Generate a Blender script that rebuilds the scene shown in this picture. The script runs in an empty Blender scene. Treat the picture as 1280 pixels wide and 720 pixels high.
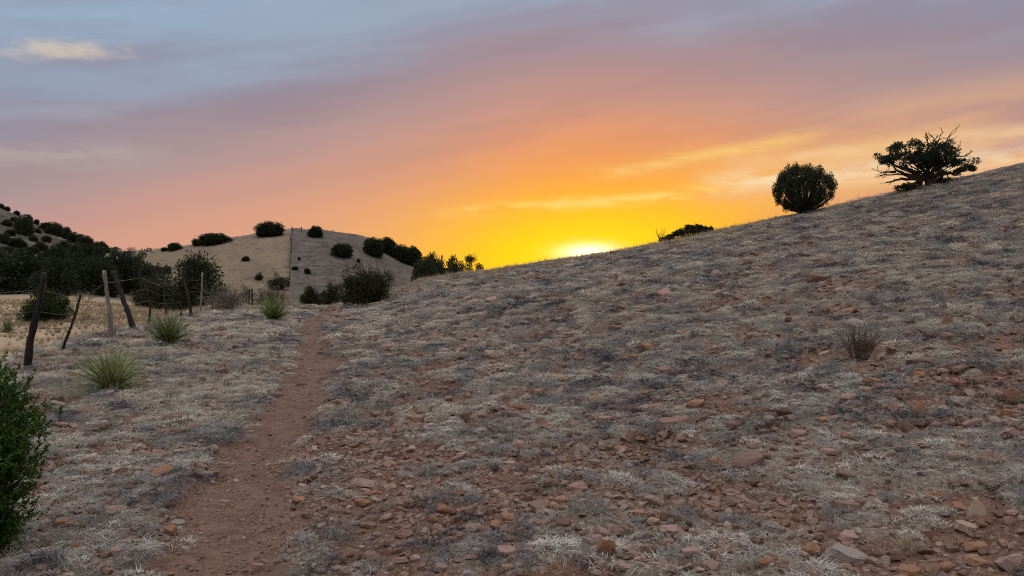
import bpy, bmesh, math, random
import numpy as np
from mathutils import Vector, Matrix, Euler

RNG = np.random.default_rng(7)
random.seed(7)

# ------------------------------------------------------------------ camera model
FPX = 924.0                       # focal length in pixels of a 1280 wide frame
PITCH = -math.atan(20 / FPX)      # horizon sits 20 px above the middle
EYE = 1.6

def ray(px, py):
    u = (px - 640) / FPX; v = (360 - py) / FPX
    c, s = math.cos(PITCH), math.sin(PITCH)
    return np.array([u, c - v * s, s + v * c])

# ------------------------------------------------------------------ noise
_tab = np.random.default_rng(11).random((256, 256))
def vnoise(x, y):
    xi = np.floor(x).astype(int); yi = np.floor(y).astype(int)
    fx = x - xi; fy = y - yi
    fx = fx * fx * fx * (fx * (fx * 6 - 15) + 10); fy = fy * fy * fy * (fy * (fy * 6 - 15) + 10)
    a = _tab[xi & 255, yi & 255]; b = _tab[(xi + 1) & 255, yi & 255]
    c = _tab[xi & 255, (yi + 1) & 255]; d = _tab[(xi + 1) & 255, (yi + 1) & 255]
    return (a * (1 - fx) + b * fx) * (1 - fy) + (c * (1 - fx) + d * fx) * fy - 0.5
def fbm(x, y, oct=4, gain=0.5):
    t = 0; a = 1
    for i in range(oct):
        t = t + a * vnoise(x * 2 ** i + 17.3 * i, y * 2 ** i - 9.1 * i); a *= gain
    return t
def sstep(a, b, x):
    t = np.clip((x - a) / (b - a), 0, 1)
    return t * t * (3 - 2 * t)

# ------------------------------------------------------------------ terrain
def trail_s(x, y):
    """signed distance to the right of the trail's centre line"""
    return 0.974 * x + 0.225 * y + 0.68 + 0.22 * np.sin(y * 0.33 + 0.6) * sstep(3, 12, y) + 0.05 * np.sin(y * 1.3)
def smax(a, b, k):
    return 0.5 * (a + b + np.sqrt((a - b) ** 2 + k * k))

def bare_trail(x, y):
    s = trail_s(x, y)
    return (1 - sstep(0.22, 0.55, np.abs(s + 0.16 * fbm(x * 2.3, y * 2.3, 3)))) * (1 - sstep(33, 40, y))
def cover(x, y):
    """how much of the ground the matted dry grass hides, 0 to 1"""
    s = trail_s(x, y); r = np.hypot(x, y)
    n = 0.50 * fbm(x * 1.2, y * 1.2, 2) + 0.62 * fbm(x * 3.1 + 3, y * 3.6, 2) + .3 * vnoise(x * 8, y * 9)
    bias = 0.115 + 0.09 * (s < 0) - 0.08 * sstep(9, 3, r) * (s > 0) + 0.08 * sstep(12, 30, r) + 0.10 * fbm(x * 0.23, y * 0.23, 2)
    c = sstep(-0.07, 0.12, n + bias)
    side = np.exp(-((s - 0.95 + 0.35 * fbm(x * 1.3, y * 1.3, 2)) / 0.40) ** 2) * (1 - sstep(6.5, 10, y))
    return np.clip(c * (1 - bare_trail(x, y)) * (1 - 0.75 * side), 0, 1)
SK_X = np.array([-260, -180, -120, -75, -63, -55, -49, -44, -39, -32, -27, -19, -13, -5, 2, 20])
SK_Z = np.array([3.5, 4.5, 5.5, 6.2, 7.6, 9.1, 10.1, 10.6, 10.6, 9.7, 7.6, 3.0, -1.0, -2.5, -3.0, -3.2])
FAR_S = np.array([-4, 0, 1.5, 3.2, 4.6, 7.4, 9.7, 13.9, 16.6, 20, 24, 28.4, 32.5, 35.8, 45, 70, 120.])
FAR_Z = np.array([0.0, 0.02, 0.15, 0.65, 1.28, 1.64, 2.02, 2.66, 3.17, 3.95, 4.75, 5.8, 6.7, 7.55, 9.6, 14.5, 22.])

def ground_z(x, y, fine=True):
    x = np.asarray(x, float); y = np.asarray(y, float)
    s = 0.974 * x + 0.225 * y + 0.68
    yy = np.maximum(y, 1.0); u = np.clip(x / yy, -3, 3)
    # open slope that climbs to the right of the trail
    q = s - 1.4
    near_p = 0.150 * 0.5 * (q + np.sqrt(q * q + 2.0)) + 0.0012 * np.maximum(q, 0) ** 2
    far_p = np.interp(s, FAR_S, FAR_Z)
    k = sstep(9, 35, y)
    hill = near_p * (1 - k) + far_p * k
    crest = 36 + 5.0 * sstep(0.0, 0.5, u)
    over = np.maximum(y - crest, 0)
    hill = hill - 0.0075 * np.minimum(over, 40) ** 2 - 0.6 * np.maximum(over - 40, 0)
    # bench with the trail and fence, stepping down to the field on the left
    step = -0.62 * sstep(-4.6, -8.5, s) - 0.0 * s
    dip = -2.3 * sstep(38, 88, y) * sstep(-0.62, -0.38, u) - 0.35 * sstep(34, 46, y) * sstep(-8, -2, s)
    base = step + dip
    floor = -0.62 + dip * 1.0
    z = np.maximum(base + np.maximum(hill, -8) , floor) if False else smax(base + hill, floor - 0.0, 0.25) - 0.03
    # rounded hill in the middle distance
    ms = np.interp(x, SK_X, SK_Z)
    mid = -3.2 + (ms + 3.2) * sstep(82, 152, y) * (1 - 0.75 * sstep(158, 320, y))
    z = np.where(y > 60, smax(z, mid, 0.8) - 0.15, z)
    # steeper wooded hill at the far left
    d = np.hypot(x + 200, y - 170)
    left = -3.0 + 48.0 * np.exp(-(d / 72.0) ** 2 * 0.85) + 3.2 * fbm(x * 0.03, y * 0.03, 3) * sstep(150, 60, d)
    z = np.where((y > 40) & (x < -20), smax(z, left, 1.0) - 0.25, z)
    # out past everything the land stays low
    far = np.hypot(x, y)
    z = np.where(far > 420, z + (-14 - z) * sstep(420, 700, far), z)
    if fine:
        near = 1 - sstep(40, 120, far)
        tr = np.exp(-(trail_s(x, y) / 0.42) ** 2) * (1 - sstep(36, 50, y))
        z = z - 0.085 * tr
        z = z + (0.10 * fbm(x * 0.45, y * 0.45, 3) + (0.06 * fbm(x * 2.1, y * 2.1, 3) + 0.035 * np.abs(fbm(x * 4.3, y * 4.3, 2))) * (1 - 0.5 * tr)
                 + 0.018 * fbm(x * 9, y * 9, 2) * (1 - sstep(12, 22, far)) * (1 - 0.2 * tr)) * near
        z = z + 0.055 * (cover(x, y) - 0.6) * (1 - sstep(18, 30, far)) * (y > -3)
        z = z + 0.35 * fbm(x * 0.09, y * 0.09, 3) * sstep(60, 110, far)
    return z
Z0 = float(ground_z(0.0, 0.0, False))
CAM = np.array([0, 0, Z0 + EYE])

_TT = np.concatenate([np.arange(1.5, 60, 0.04), np.arange(60, 420, 0.3)])
def hit(px, py, fine=True):
    """where the line of sight through a pixel meets the ground"""
    d = ray(px, py); P = CAM[None] + _TT[:, None] * d[None]
    g = P[:, 2] - ground_z(P[:, 0], P[:, 1], fine)
    i = np.argmax(g < 0) if (g < 0).any() else len(g) - 1
    t = _TT[i]
    if 0 < i and g[i] < 0:
        a, b = g[i - 1], g[i]; t = _TT[i - 1] + (_TT[i] - _TT[i - 1]) * a / (a - b)
    p = CAM + t * d
    return np.array([p[0], p[1], float(ground_z(p[0], p[1], fine))])
def at_depth(px, py, Y):
    d = ray(px, py); return CAM + d * (Y / d[1])
def to_px(p):
    v = np.asarray(p, float) - CAM
    c, s = math.cos(PITCH), math.sin(PITCH)
    f = v[..., 1] * c + v[..., 2] * s; up = -v[..., 1] * s + v[..., 2] * c
    return 640 + FPX * v[..., 0] / f, 360 - FPX * up / f, f

# ------------------------------------------------------------------ scene, camera, light
scene = bpy.context.scene
COL = scene.collection
scene.view_settings.view_transform = 'Standard'
scene.view_settings.look = 'None'
scene.view_settings.gamma = 1.0
scene.view_settings.exposure = 0.0
scene.view_settings.use_curve_mapping = False
scene.render.engine = 'CYCLES'
scene.cycles.max_bounces = 6
scene.cycles.diffuse_bounces = 2
scene.cycles.transparent_max_bounces = 4
scene.cycles.use_denoising = False
scene.cycles.filter_width = 1.1

cam_d = bpy.data.cameras.new('camera'); cam = bpy.data.objects.new('camera', cam_d); COL.objects.link(cam)
cam_d.sensor_width = 36; cam_d.lens = FPX / 1280 * 36; cam_d.clip_start = 0.05; cam_d.clip_end = 9000
cam.location = CAM; cam.rotation_euler = (math.radians(90) + PITCH, 0, 0)
scene.camera = cam

SUN_AZ, SUN_EL = math.atan((737 - 640) / FPX), math.radians(1.35)
sd = Vector((math.sin(SUN_AZ) * math.cos(SUN_EL), math.cos(SUN_AZ) * math.cos(SUN_EL), math.sin(SUN_EL)))
sl = bpy.data.lights.new('sun', 'SUN'); so = bpy.data.objects.new('sun', sl); COL.objects.link(so)
sl.energy = 1.5; sl.angle = math.radians(0.5); sl.color = (1.0, 0.62, 0.28)
so.rotation_euler = sd.to_track_quat('Z', 'Y').to_euler(); so.location = (0, 0, 60)

def lin(r, g, b):
    f = lambda c: (c / 12.92 if c <= 0.04045 else ((c + 0.055) / 1.055) ** 2.4)
    return (f(r / 255), f(g / 255), f(b / 255), 1)

class G:
    """small expression builder for shader nodes"""
    def __init__(s, tree): s.t = tree; s.n = tree.nodes; s.l = tree.links
    def new(s, kind, **kw):
        n = s.n.new(kind)
        for k, v in kw.items(): setattr(n, k, v)
        return n
    def put(s, sock, v):
        if isinstance(v, bpy.types.NodeSocket): s.l.new(v, sock)
        else: sock.default_value = v
    def m(s, op, a, b=0.0, c=None, clamp=False):
        n = s.new('ShaderNodeMath', operation=op, use_clamp=clamp)
        s.put(n.inputs[0], a); s.put(n.inputs[1], b)
        if c is not None: s.put(n.inputs[2], c)
        return n.outputs[0]
    def add(s, a, b): return s.m('ADD', a, b)
    def sub(s, a, b): return s.m('SUBTRACT', a, b)
    def mul(s, a, b): return s.m('MULTIPLY', a, b)
    def mix(s, f, a, b, kind='MIX'):
        n = s.new('ShaderNodeMix', data_type='RGBA', blend_type=kind)
        s.put(n.inputs[0], f); s.put(n.inputs[6], a); s.put(n.inputs[7], b)
        return n.outputs[2]
    def ss(s, x, a, b):
        n = s.new('ShaderNodeMapRange', interpolation_type='SMOOTHSTEP')
        s.put(n.inputs[0], x); n.inputs[1].default_value = a; n.inputs[2].default_value = b
        return n.outputs[0]
    def ramp(s, x, stops):
        n = s.new('ShaderNodeValToRGB'); e = n.color_ramp.elements
        while len(e) < len(stops): e.new(0.5)
        for i, (p, c) in enumerate(stops): e[i].position = p; e[i].color = c if len(c) == 4 else (*c, 1)
        s.put(n.inputs[0], x); return n.outputs[0]
    def noise(s, vec, scale, detail=4, rough=0.55, dist=0.0, color=False):
        n = s.new('ShaderNodeTexNoise')
        if vec is not None: s.l.new(vec, n.inputs['Vector'])
        n.inputs['Scale'].default_value = scale; n.inputs['Detail'].default_value = detail
        n.inputs['Roughness'].default_value = rough; n.inputs['Distortion'].default_value = dist
        return n.outputs[1 if color else 0]
    def vor(s, vec, scale, feature='F1'):
        n = s.new('ShaderNodeTexVoronoi', feature=feature)
        if vec is not None: s.l.new(vec, n.inputs['Vector'])
        n.inputs['Scale'].default_value = scale
        return n
    def xyz(s, x, y, z):
        n = s.new('ShaderNodeCombineXYZ'); s.put(n.inputs[0], x); s.put(n.inputs[1], y); s.put(n.inputs[2], z)
        return n.outputs[0]
    def gauss(s, x, c, w):
        d = s.m('DIVIDE', s.sub(x, c), w)
        return s.m('POWER', 2.718281, s.mul(s.mul(d, d), -1.0))

# ------------------------------------------------------------------ sunset sky
W = bpy.data.worlds.new('World'); scene.world = W; W.use_nodes = True
g = G(W.node_tree); g.n.clear()
tc = g.new('ShaderNodeTexCoord')
sep = g.new('ShaderNodeSeparateXYZ'); g.l.new(tc.outputs['Generated'], sep.inputs[0])
DEG = 180 / math.pi
az = g.mul(g.m('ARCTAN2', sep.outputs[0], sep.outputs[1]), DEG)
el = g.mul(g.m('ARCSINE', sep.outputs[2]), DEG)
azc = g.m('MAXIMUM', g.m('MINIMUM', az, 42.0), -42.0)
# long soft streaks of cloud, drawn out along a line tilted up to the right
along = g.add(az, g.mul(el, 0.15))
across = g.sub(el, g.mul(azc, 0.15))
sv = g.xyz(g.mul(along, 0.020), g.mul(across, 0.19), 0.0)
st1 = g.noise(sv, 1.25, 3, 0.5, 0.15)
sv2 = g.xyz(g.mul(along, 0.035), g.mul(across, 0.25), 3.7)
st2 = g.noise(sv2, 1.3, 4, 0.52, 0.25)
wv = g.noise(g.xyz(g.mul(az, 0.05), g.mul(el, 0.09), 9.0), 1.0, 3, 0.5)
azl = g.mul(g.sub(g.m('SQRT', g.add(g.mul(azc, azc), 30.0)), azc), 0.5)      # only the left half is tilted
azr = g.add(azl, azc)
et = g.add(g.sub(g.add(g.add(el, g.mul(azl, 0.26)), g.mul(azr, 0.085)), 0.9), g.add(g.mul(g.sub(st1, 0.5), 4.5), g.mul(g.sub(wv, 0.5), 2.5)))
base = g.ramp(g.m('DIVIDE', et, 50.0), [
    (0.00, lin(224, 170, 134)), (0.10, lin(222, 164, 134)), (0.16, lin(212, 157, 136)), (0.20, lin(200, 152, 140)), (0.25, lin(180, 149, 147)),
    (0.296, lin(164, 143, 148)), (0.330, lin(154, 140, 152)), (0.365, lin(146, 145, 163)), (0.40, lin(147, 156, 176)), (0.45, lin(150, 169, 192)),
    (0.52, lin(150, 174, 198)), (0.60, lin(134, 157, 182)), (1.00, lin(138, 156, 178))])
# pale blue gaps and mauve bars higher up
hi = g.mul(g.ss(et, 15.0, 20.0), g.ss(st2, 0.46, 0.68))
base = g.mix(g.mul(hi, 0.55), base, lin(158, 176, 196))
lo = g.mul(g.ss(st2, 0.52, 0.36), g.ss(el, 5.0, 11.0))
base = g.mix(g.mul(lo, 0.30), base, lin(142, 128, 142))
# the low cloud on the right is creamier and barred
right = g.mul(g.ss(az, 2.0, 20.0), g.ss(g.sub(el, g.mul(az, 0.05)), 12.0, 6.5))
base = g.mix(g.mul(g.mul(right, g.ss(st2, 0.38, 0.62)), 0.85), base, lin(232, 188, 130))
base = g.mix(g.mul(g.mul(right, g.ss(st1, 0.55, 0.35)), 0.5), base, lin(206, 150, 118))
# glow around the sun: orange, then yellow, then white hot
def ell(wa, we, c_el=1.2, sk=0.0):
    da = g.m('DIVIDE', g.sub(az, math.degrees(SUN_AZ)), wa)
    de = g.m('DIVIDE', g.sub(g.sub(el, c_el), g.mul(g.sub(az, math.degrees(SUN_AZ)), sk)), we)
    return g.m('POWER', 2.718281, g.mul(g.add(g.mul(da, da), g.mul(de, de)), -1.0))
elw = el
gl1 = ell(13.8, 10.0, 1.0, 0.10); gl2 = ell(14.5, 6.3, 0.3, 0.05); gl3 = ell(9.5, 3.7, 0.5, 0.03); gl4 = ell(1.9, 0.62, 1.42)
base = g.mix(g.m('MULTIPLY', gl1, 0.95, clamp=True), base, lin(255, 142, 38))
base = g.mix(g.m('MULTIPLY', gl2, 1.22, clamp=True), base, (1.0, 0.50, 0.010, 1))
base = g.mix(g.m('MULTIPLY', gl3, 1.0, clamp=True), base, (1.05, 0.77, 0.012, 1))
base = g.mix(g.m('MULTIPLY', gl4, 1.3, clamp=True), base, (1.9, 1.65, 0.95, 1))
# bright thin bars of cloud crossing the glow
wob = g.mul(g.sub(g.noise(g.xyz(g.mul(az, 0.16), g.mul(el, 0.5), 0.0), 1.0, 5, 0.6), 0.5), 2.2)
def bar(a0, e0, slope, thick, amin, amax, col, k):
    global base
    d = g.add(g.sub(el, g.add(e0, g.mul(g.sub(az, a0), slope))), g.mul(wob, thick))
    wgt = g.mul(g.gauss(d, 0.0, thick), g.mul(g.ss(az, amin, amin + 5), g.ss(az, amax, amax - 5)))
    wgt = g.mul(wgt, g.mul(g.ss(g.noise(g.xyz(g.mul(az, 0.22), g.mul(el, 0.9), a0), 1.0, 4, 0.6), 0.30, 0.60), k))
    base = g.mix(wgt, base, col)
bar(7.4, 5.45, 0.072, 0.42, -7, 24, lin(255, 212, 112), 1.0)
bar(12.0, 8.35, 0.145, 0.50, 4, 24, lin(248, 200, 116), 0.8)
bar(24.0, 6.85, 0.03, 0.75, 13, 50, lin(246, 222, 178), 0.95)
bar(28.0, 8.6, 0.045, 0.45, 14, 50, lin(244, 200, 150), 0.75)
bar(20.0, 5.9, 0.06, 0.55, 12, 44, lin(240, 176, 122), 0.6)
bar(-32, 7.6, 0.08, 0.8, -46, -23, lin(178, 163, 160), 0.8)
bar(-31, 10.4, 0.10, 0.5, -46, -25, lin(160, 158, 168), 0.6)
# one small sunlit cloud high on the left
ca = g.m('DIVIDE', g.sub(az, -31.2), 3.9); ce = g.m('DIVIDE', g.sub(el, g.add(14.35, g.mul(g.add(az, 31.2), 0.13))), 0.80)
cw = g.noise(g.xyz(g.mul(az, 0.5), g.mul(el, 1.3), 1.0), 1.0, 6, 0.62)
cl = g.sub(g.m('POWER', 2.718281, g.mul(g.add(g.mul(ca, ca), g.mul(ce, ce)), -1.0)), g.mul(g.sub(cw, 0.42), 1.5))
base = g.mix(g.mul(g.ss(cl, 0.12, 1.0), 0.72), base, lin(216, 198, 178))
# away from the sunset the lower sky is plain blue-grey dusk
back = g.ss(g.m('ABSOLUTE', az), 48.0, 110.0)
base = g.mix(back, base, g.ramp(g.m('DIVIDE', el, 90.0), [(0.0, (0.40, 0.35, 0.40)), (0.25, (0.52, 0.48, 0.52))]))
base = g.mix(g.ss(el, 30.0, 66.0), base, (2.00, 1.94, 1.93, 1))  # overhead sky, out of frame, brightened to light the ground
sky = g.new('ShaderNodeTexSky', sky_type='NISHITA', sun_disc=False)
sky.sun_elevation = SUN_EL; sky.sun_rotation = SUN_AZ
b1 = g.new('ShaderNodeBackground'); g.l.new(sky.outputs[0], b1.inputs[0]); b1.inputs[1].default_value = 0.004
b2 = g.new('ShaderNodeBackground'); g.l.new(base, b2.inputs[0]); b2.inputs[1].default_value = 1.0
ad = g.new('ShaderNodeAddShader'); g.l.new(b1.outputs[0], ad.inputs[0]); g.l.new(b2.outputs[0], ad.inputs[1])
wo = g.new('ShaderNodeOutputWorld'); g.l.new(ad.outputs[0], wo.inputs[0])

# ------------------------------------------------------------------ materials
def material(name):
    m = bpy.data.materials.new(name); m.use_nodes = True
    gg = G(m.node_tree); bsdf = m.node_tree.nodes['Principled BSDF']
    bsdf.inputs['Roughness'].default_value = 0.9
    bsdf.inputs['Specular IOR Level'].default_value = 0.15
    return m, gg, bsdf

def leaf_material(name, dark, light, trans=0.25, scale=3.0):
    m, gg, b = material(name)
    geo = gg.new('ShaderNodeNewGeometry'); oi = gg.new('ShaderNodeObjectInfo')
    rnd = geo.outputs['Random Per Island']
    tcn = gg.new('ShaderNodeTexCoord')
    n = gg.noise(tcn.outputs['Object'], scale, 3)
    f = gg.add(gg.mul(rnd, 0.55), gg.add(gg.mul(n, 0.5), gg.mul(gg.sub(oi.outputs['Random'], 0.4), 0.42)))
    c = gg.ramp(f, [(0.15, dark), (0.95, light)])
    gg.l.new(c, b.inputs['Base Color'])
    tr = gg.new('ShaderNodeBsdfTranslucent'); gg.l.new(c, tr.inputs[0])
    mx = gg.new('ShaderNodeMixShader'); mx.inputs[0].default_value = trans
    out = gg.n['Material Output']
    gg.l.new(b.outputs[0], mx.inputs[1]); gg.l.new(tr.outputs[0], mx.inputs[2]); gg.l.new(mx.outputs[0], out.inputs[0])
    return m

M = {}
M['juniper'] = leaf_material('juniper_foliage', (0.013, 0.019, 0.012), (0.050, 0.066, 0.036), 0.12)
M['brush'] = leaf_material('brush_foliage', (0.014, 0.017, 0.008), (0.060, 0.062, 0.024), 0.2)
M['green'] = leaf_material('green_foliage', (0.014, 0.040, 0.009), (0.115, 0.205, 0.036), 0.2, 5)
M['deepgreen'] = leaf_material('deep_green_foliage', (0.009, 0.018, 0.007), (0.045, 0.072, 0.024), 0.15, 5)
M['greyleaf'] = leaf_material('grey_foliage', (0.035, 0.042, 0.030), (0.095, 0.098, 0.070), 0.15)
M['yucca'] = leaf_material('yucca_blade', (0.075, 0.105, 0.036), (0.27, 0.30, 0.115), 0.2)
M['straw'] = leaf_material('straw', (0.20, 0.150, 0.085), (0.46, 0.37, 0.23), 0.3)
M['cholla'] = leaf_material('cholla_stem', (0.07, 0.064, 0.05), (0.22, 0.195, 0.15), 0.0)
M['twig'] = leaf_material('dry_twig', (0.050, 0.038, 0.031), (0.15, 0.115, 0.09), 0.0)

def bark(name, c0, c1):
    m, gg, b = material(name)
    tcn = gg.new('ShaderNodeTexCoord'); mp = gg.new('ShaderNodeMapping'); mp.inputs['Scale'].default_value = (14, 14, 1.6)
    gg.l.new(tcn.outputs['Object'], mp.inputs[0])
    n = gg.noise(mp.outputs[0], 2.6, 7, 0.65, 0.4)
    gg.l.new(gg.ramp(n, [(0.30, c0), (0.70, c1)]), b.inputs['Base Color'])
    bp = gg.new('ShaderNodeBump'); bp.inputs['Strength'].default_value = 0.9; bp.inputs['Distance'].default_value = 0.02
    gg.l.new(n, bp.inputs['Height']); gg.l.new(bp.outputs[0], b.inputs['Normal'])
    return m
M['bark'] = bark('juniper_bark', (0.020, 0.015, 0.012), (0.075, 0.058, 0.046))
M['post_dark'] = bark('dark_post_wood', (0.009, 0.008, 0.008), (0.048, 0.041, 0.038))
M['post_grey'] = bark('grey_post_wood', (0.07, 0.062, 0.058), (0.33, 0.30, 0.28))
M['deadwood'] = bark('bleached_wood', (0.10, 0.085, 0.07), (0.34, 0.30, 0.26))
m, gg, b = material('rusty_wire'); b.inputs['Base Color'].default_value = (0.15, 0.12, 0.10, 1); b.inputs['Roughness'].default_value = 0.6
tcn = gg.new('ShaderNodeTexCoord'); gg.l.new(gg.ramp(gg.noise(tcn.outputs['Object'], 9, 4), [(0.35, (0.05, 0.040, 0.034)), (0.65, (0.13, 0.115, 0.10))]), b.inputs['Base Color'])
M['wire'] = m

# rocks: red-brown and pinkish sandstone with dusty, lichen-grey faces
def rock_material(name, cols):
    m, gg, b = material(name)
    oi = gg.new('ShaderNodeObjectInfo'); tcn = gg.new('ShaderNodeTexCoord')
    r = gg.ramp(oi.outputs['Random'], cols)
    n = gg.noise(tcn.outputs['Object'], 7, 6, 0.6)
    n2 = gg.noise(tcn.outputs['Object'], 40, 5, 0.7)
    c = gg.mix(gg.ss(n, 0.40, 0.72), r, gg.mix(0.5, r, (0.21, 0.185, 0.17, 1)))
    c = gg.mix(gg.mul(gg.ss(n2, 0.55, 0.75), 0.55), c, (0.055, 0.042, 0.036, 1))
    gg.l.new(c, b.inputs['Base Color'])
    bp = gg.new('ShaderNodeBump'); bp.inputs['Strength'].default_value = 0.55; bp.inputs['Distance'].default_value = 0.012
    gg.l.new(gg.add(n, gg.mul(n2, 0.5)), bp.inputs['Height']); gg.l.new(bp.outputs[0], b.inputs['Normal'])
    return m
RC = dict(pink=[(0.0, (0.27, 0.165, 0.130)), (1.0, (0.34, 0.22, 0.185))], orange=[(0.0, (0.235, 0.115, 0.062)), (1.0, (0.30, 0.155, 0.088))],
          brown=[(0.0, (0.165, 0.098, 0.070)), (1.0, (0.215, 0.132, 0.100))], grey=[(0.0, (0.20, 0.165, 0.150)), (1.0, (0.26, 0.215, 0.195))],
          tan=[(0.0, (0.30, 0.215, 0.150)), (1.0, (0.36, 0.26, 0.185))], dark=[(0.0, (0.050, 0.038, 0.034)), (1.0, (0.075, 0.055, 0.048))])
for k, v in RC.items(): M['rock_' + k] = rock_material(k + '_sandstone', v)
M['gravel'] = rock_material('mixed_gravel', [(0.0, (0.12, 0.068, 0.046)), (0.35, (0.20, 0.110, 0.070)), (0.6, (0.25, 0.15, 0.112)), (0.85, (0.20, 0.155, 0.135)), (1.0, (0.34, 0.26, 0.21))])

# ------------------------------------------------------------------ mesh helpers
class MB:
    """collects faces of any size and links them as ONE mesh object"""
    def __init__(s): s.v = []; s.f = []; s.n = 0
    def add(s, verts, faces):
        verts = np.asarray(verts, np.float32).reshape(-1, 3); faces = np.asarray(faces, np.int32)
        s.v.append(verts); s.f.append(faces + s.n); s.n += len(verts)
    def mesh(s, name, mat, smooth=False):
        me = bpy.data.meshes.new(name)
        v = np.concatenate(s.v)
        sizes = np.concatenate([np.full(len(f), f.shape[1], np.int32) for f in s.f])
        loops = np.concatenate([f.ravel() for f in s.f])
        me.vertices.add(len(v)); me.vertices.foreach_set('co', v.ravel())
        me.loops.add(len(loops)); me.loops.foreach_set('vertex_index', loops)
        me.polygons.add(len(sizes))
        me.polygons.foreach_set('loop_start', np.concatenate([[0], np.cumsum(sizes)[:-1]]).astype(np.int32))
        if smooth: me.polygons.foreach_set('use_smooth', np.ones(len(sizes), bool))
        me.materials.append(mat); me.update(calc_edges=True); me.validate()
        return me
    def tube(s, pts, rad, sides=6, cap=True):
        pts = np.asarray(pts, float); k = len(pts); rad = np.broadcast_to(rad, k)
        tan = np.gradient(pts, axis=0); tan /= np.linalg.norm(tan, axis=1)[:, None] + 1e-9
        ref = np.array([0.31, 0.17, 0.93]) if abs(tan[0][2]) < 0.9 else np.array([1.0, 0.1, 0])
        a = np.cross(tan, ref); a /= np.linalg.norm(a, axis=1)[:, None] + 1e-9
        b = np.cross(tan, a); th = np.arange(sides) * 2 * math.pi / sides
        ring = pts[:, None] + rad[:, None, None] * (np.cos(th)[None, :, None] * a[:, None] + np.sin(th)[None, :, None] * b[:, None])
        i = np.arange(k - 1)[:, None] * sides; j = np.arange(sides)[None]; j2 = (j + 1) % sides
        q = np.stack([i + j, i + j2, i + sides + j2, i + sides + j], -1).reshape(-1, 4)
        s.add(ring.reshape(-1, 3), q)
        if cap and sides > 2:
            n0 = s.n - k * sides
            s.f.append(np.array([[n0 + t for t in range(sides)][::-1]], np.int32))
            s.f.append(np.array([[n0 + (k - 1) * sides + t for t in range(sides)]], np.int32))
    def blades(s, base, tip_dir, length, width, bend, rng, seg=2):
        """thin tapering ribbons; base (N,3), tip_dir (N,3) unit, bend pulls the tip down"""
        N = len(base); up = np.array([0, 0, 1.0])
        side = np.cross(tip_dir, up + rng.normal(0, .3, (N, 3))); side /= np.linalg.norm(side, axis=1)[:, None] + 1e-9
        rows = []
        for i in range(seg + 1):
            t = i / seg
            p = base + tip_dir * (length * t)[:, None]
            p = p + bend * (length * t * t)[:, None]
            w = (width * (1 - t) ** 0.7)[:, None] * side * 0.5
            if i == seg: rows.append(p[:, None])
            else: rows.append(np.stack([p - w, p + w], 1))
        V = np.concatenate(rows, 1); k = V.shape[1]; off = np.arange(N)[:, None] * k
        for i in range(seg - 1):
            s.add(V.reshape(-1, 3), np.zeros((0, 4), int)) if False else None
        start = s.n; s.v.append(V.reshape(-1, 3).astype(np.float32)); s.n += N * k
        for i in range(seg - 1):
            s.f.append((start + off + np.array([[2 * i, 2 * i + 1, 2 * i + 3, 2 * i + 2]])).astype(np.int32))
        s.f.append((start + off + np.array([[2 * seg - 2, 2 * seg - 1, 2 * seg]])).astype(np.int32))
    def leaves(s, pos, direc, length, width, rng):
        """diamond shaped leaf faces"""
        N = len(pos); side = np.cross(direc, rng.normal(0, 1, (N, 3))); side /= np.linalg.norm(side, axis=1)[:, None] + 1e-9
        L = np.broadcast_to(length, N)[:, None]; Wd = np.broadcast_to(width, N)[:, None]
        V = np.stack([pos, pos + direc * L * .45 + side * Wd * .5, pos + direc * L, pos + direc * L * .45 - side * Wd * .5], 1)
        s.add(V.reshape(-1, 3), (np.arange(N)[:, None] * 4 + np.arange(4)[None]))

def unit(v): return v / (np.linalg.norm(v, axis=-1, keepdims=True) + 1e-9)
def link(o, parent=None):
    COL.objects.link(o)
    if parent: o.parent = parent
    return o
def build(mb, name, mat, parent=None, smooth=False):
    return link(bpy.data.objects.new(name, mb.mesh(name, mat, smooth)), parent)
def tag(o, label=None, cat=None, group=None, kind=None):
    if label: o['label'] = label
    if cat: o['category'] = cat
    if group: o['group'] = group
    if kind: o['kind'] = kind
    return o
def empty(name, loc, rz=0.0, sc=1.0):
    o = bpy.data.objects.new(name, None); COL.objects.link(o); o.empty_display_size = 0.2
    o.location = tuple(float(c) for c in loc); o.rotation_euler = (0, 0, rz); o.scale = (sc,) * 3 if np.isscalar(sc) else sc
    return o
def copy_tree(o, parent=None):
    c = o.copy(); COL.objects.link(c)
    if parent: c.parent = parent
    for ch in list(o.children): copy_tree(ch, c)
    return c

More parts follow.
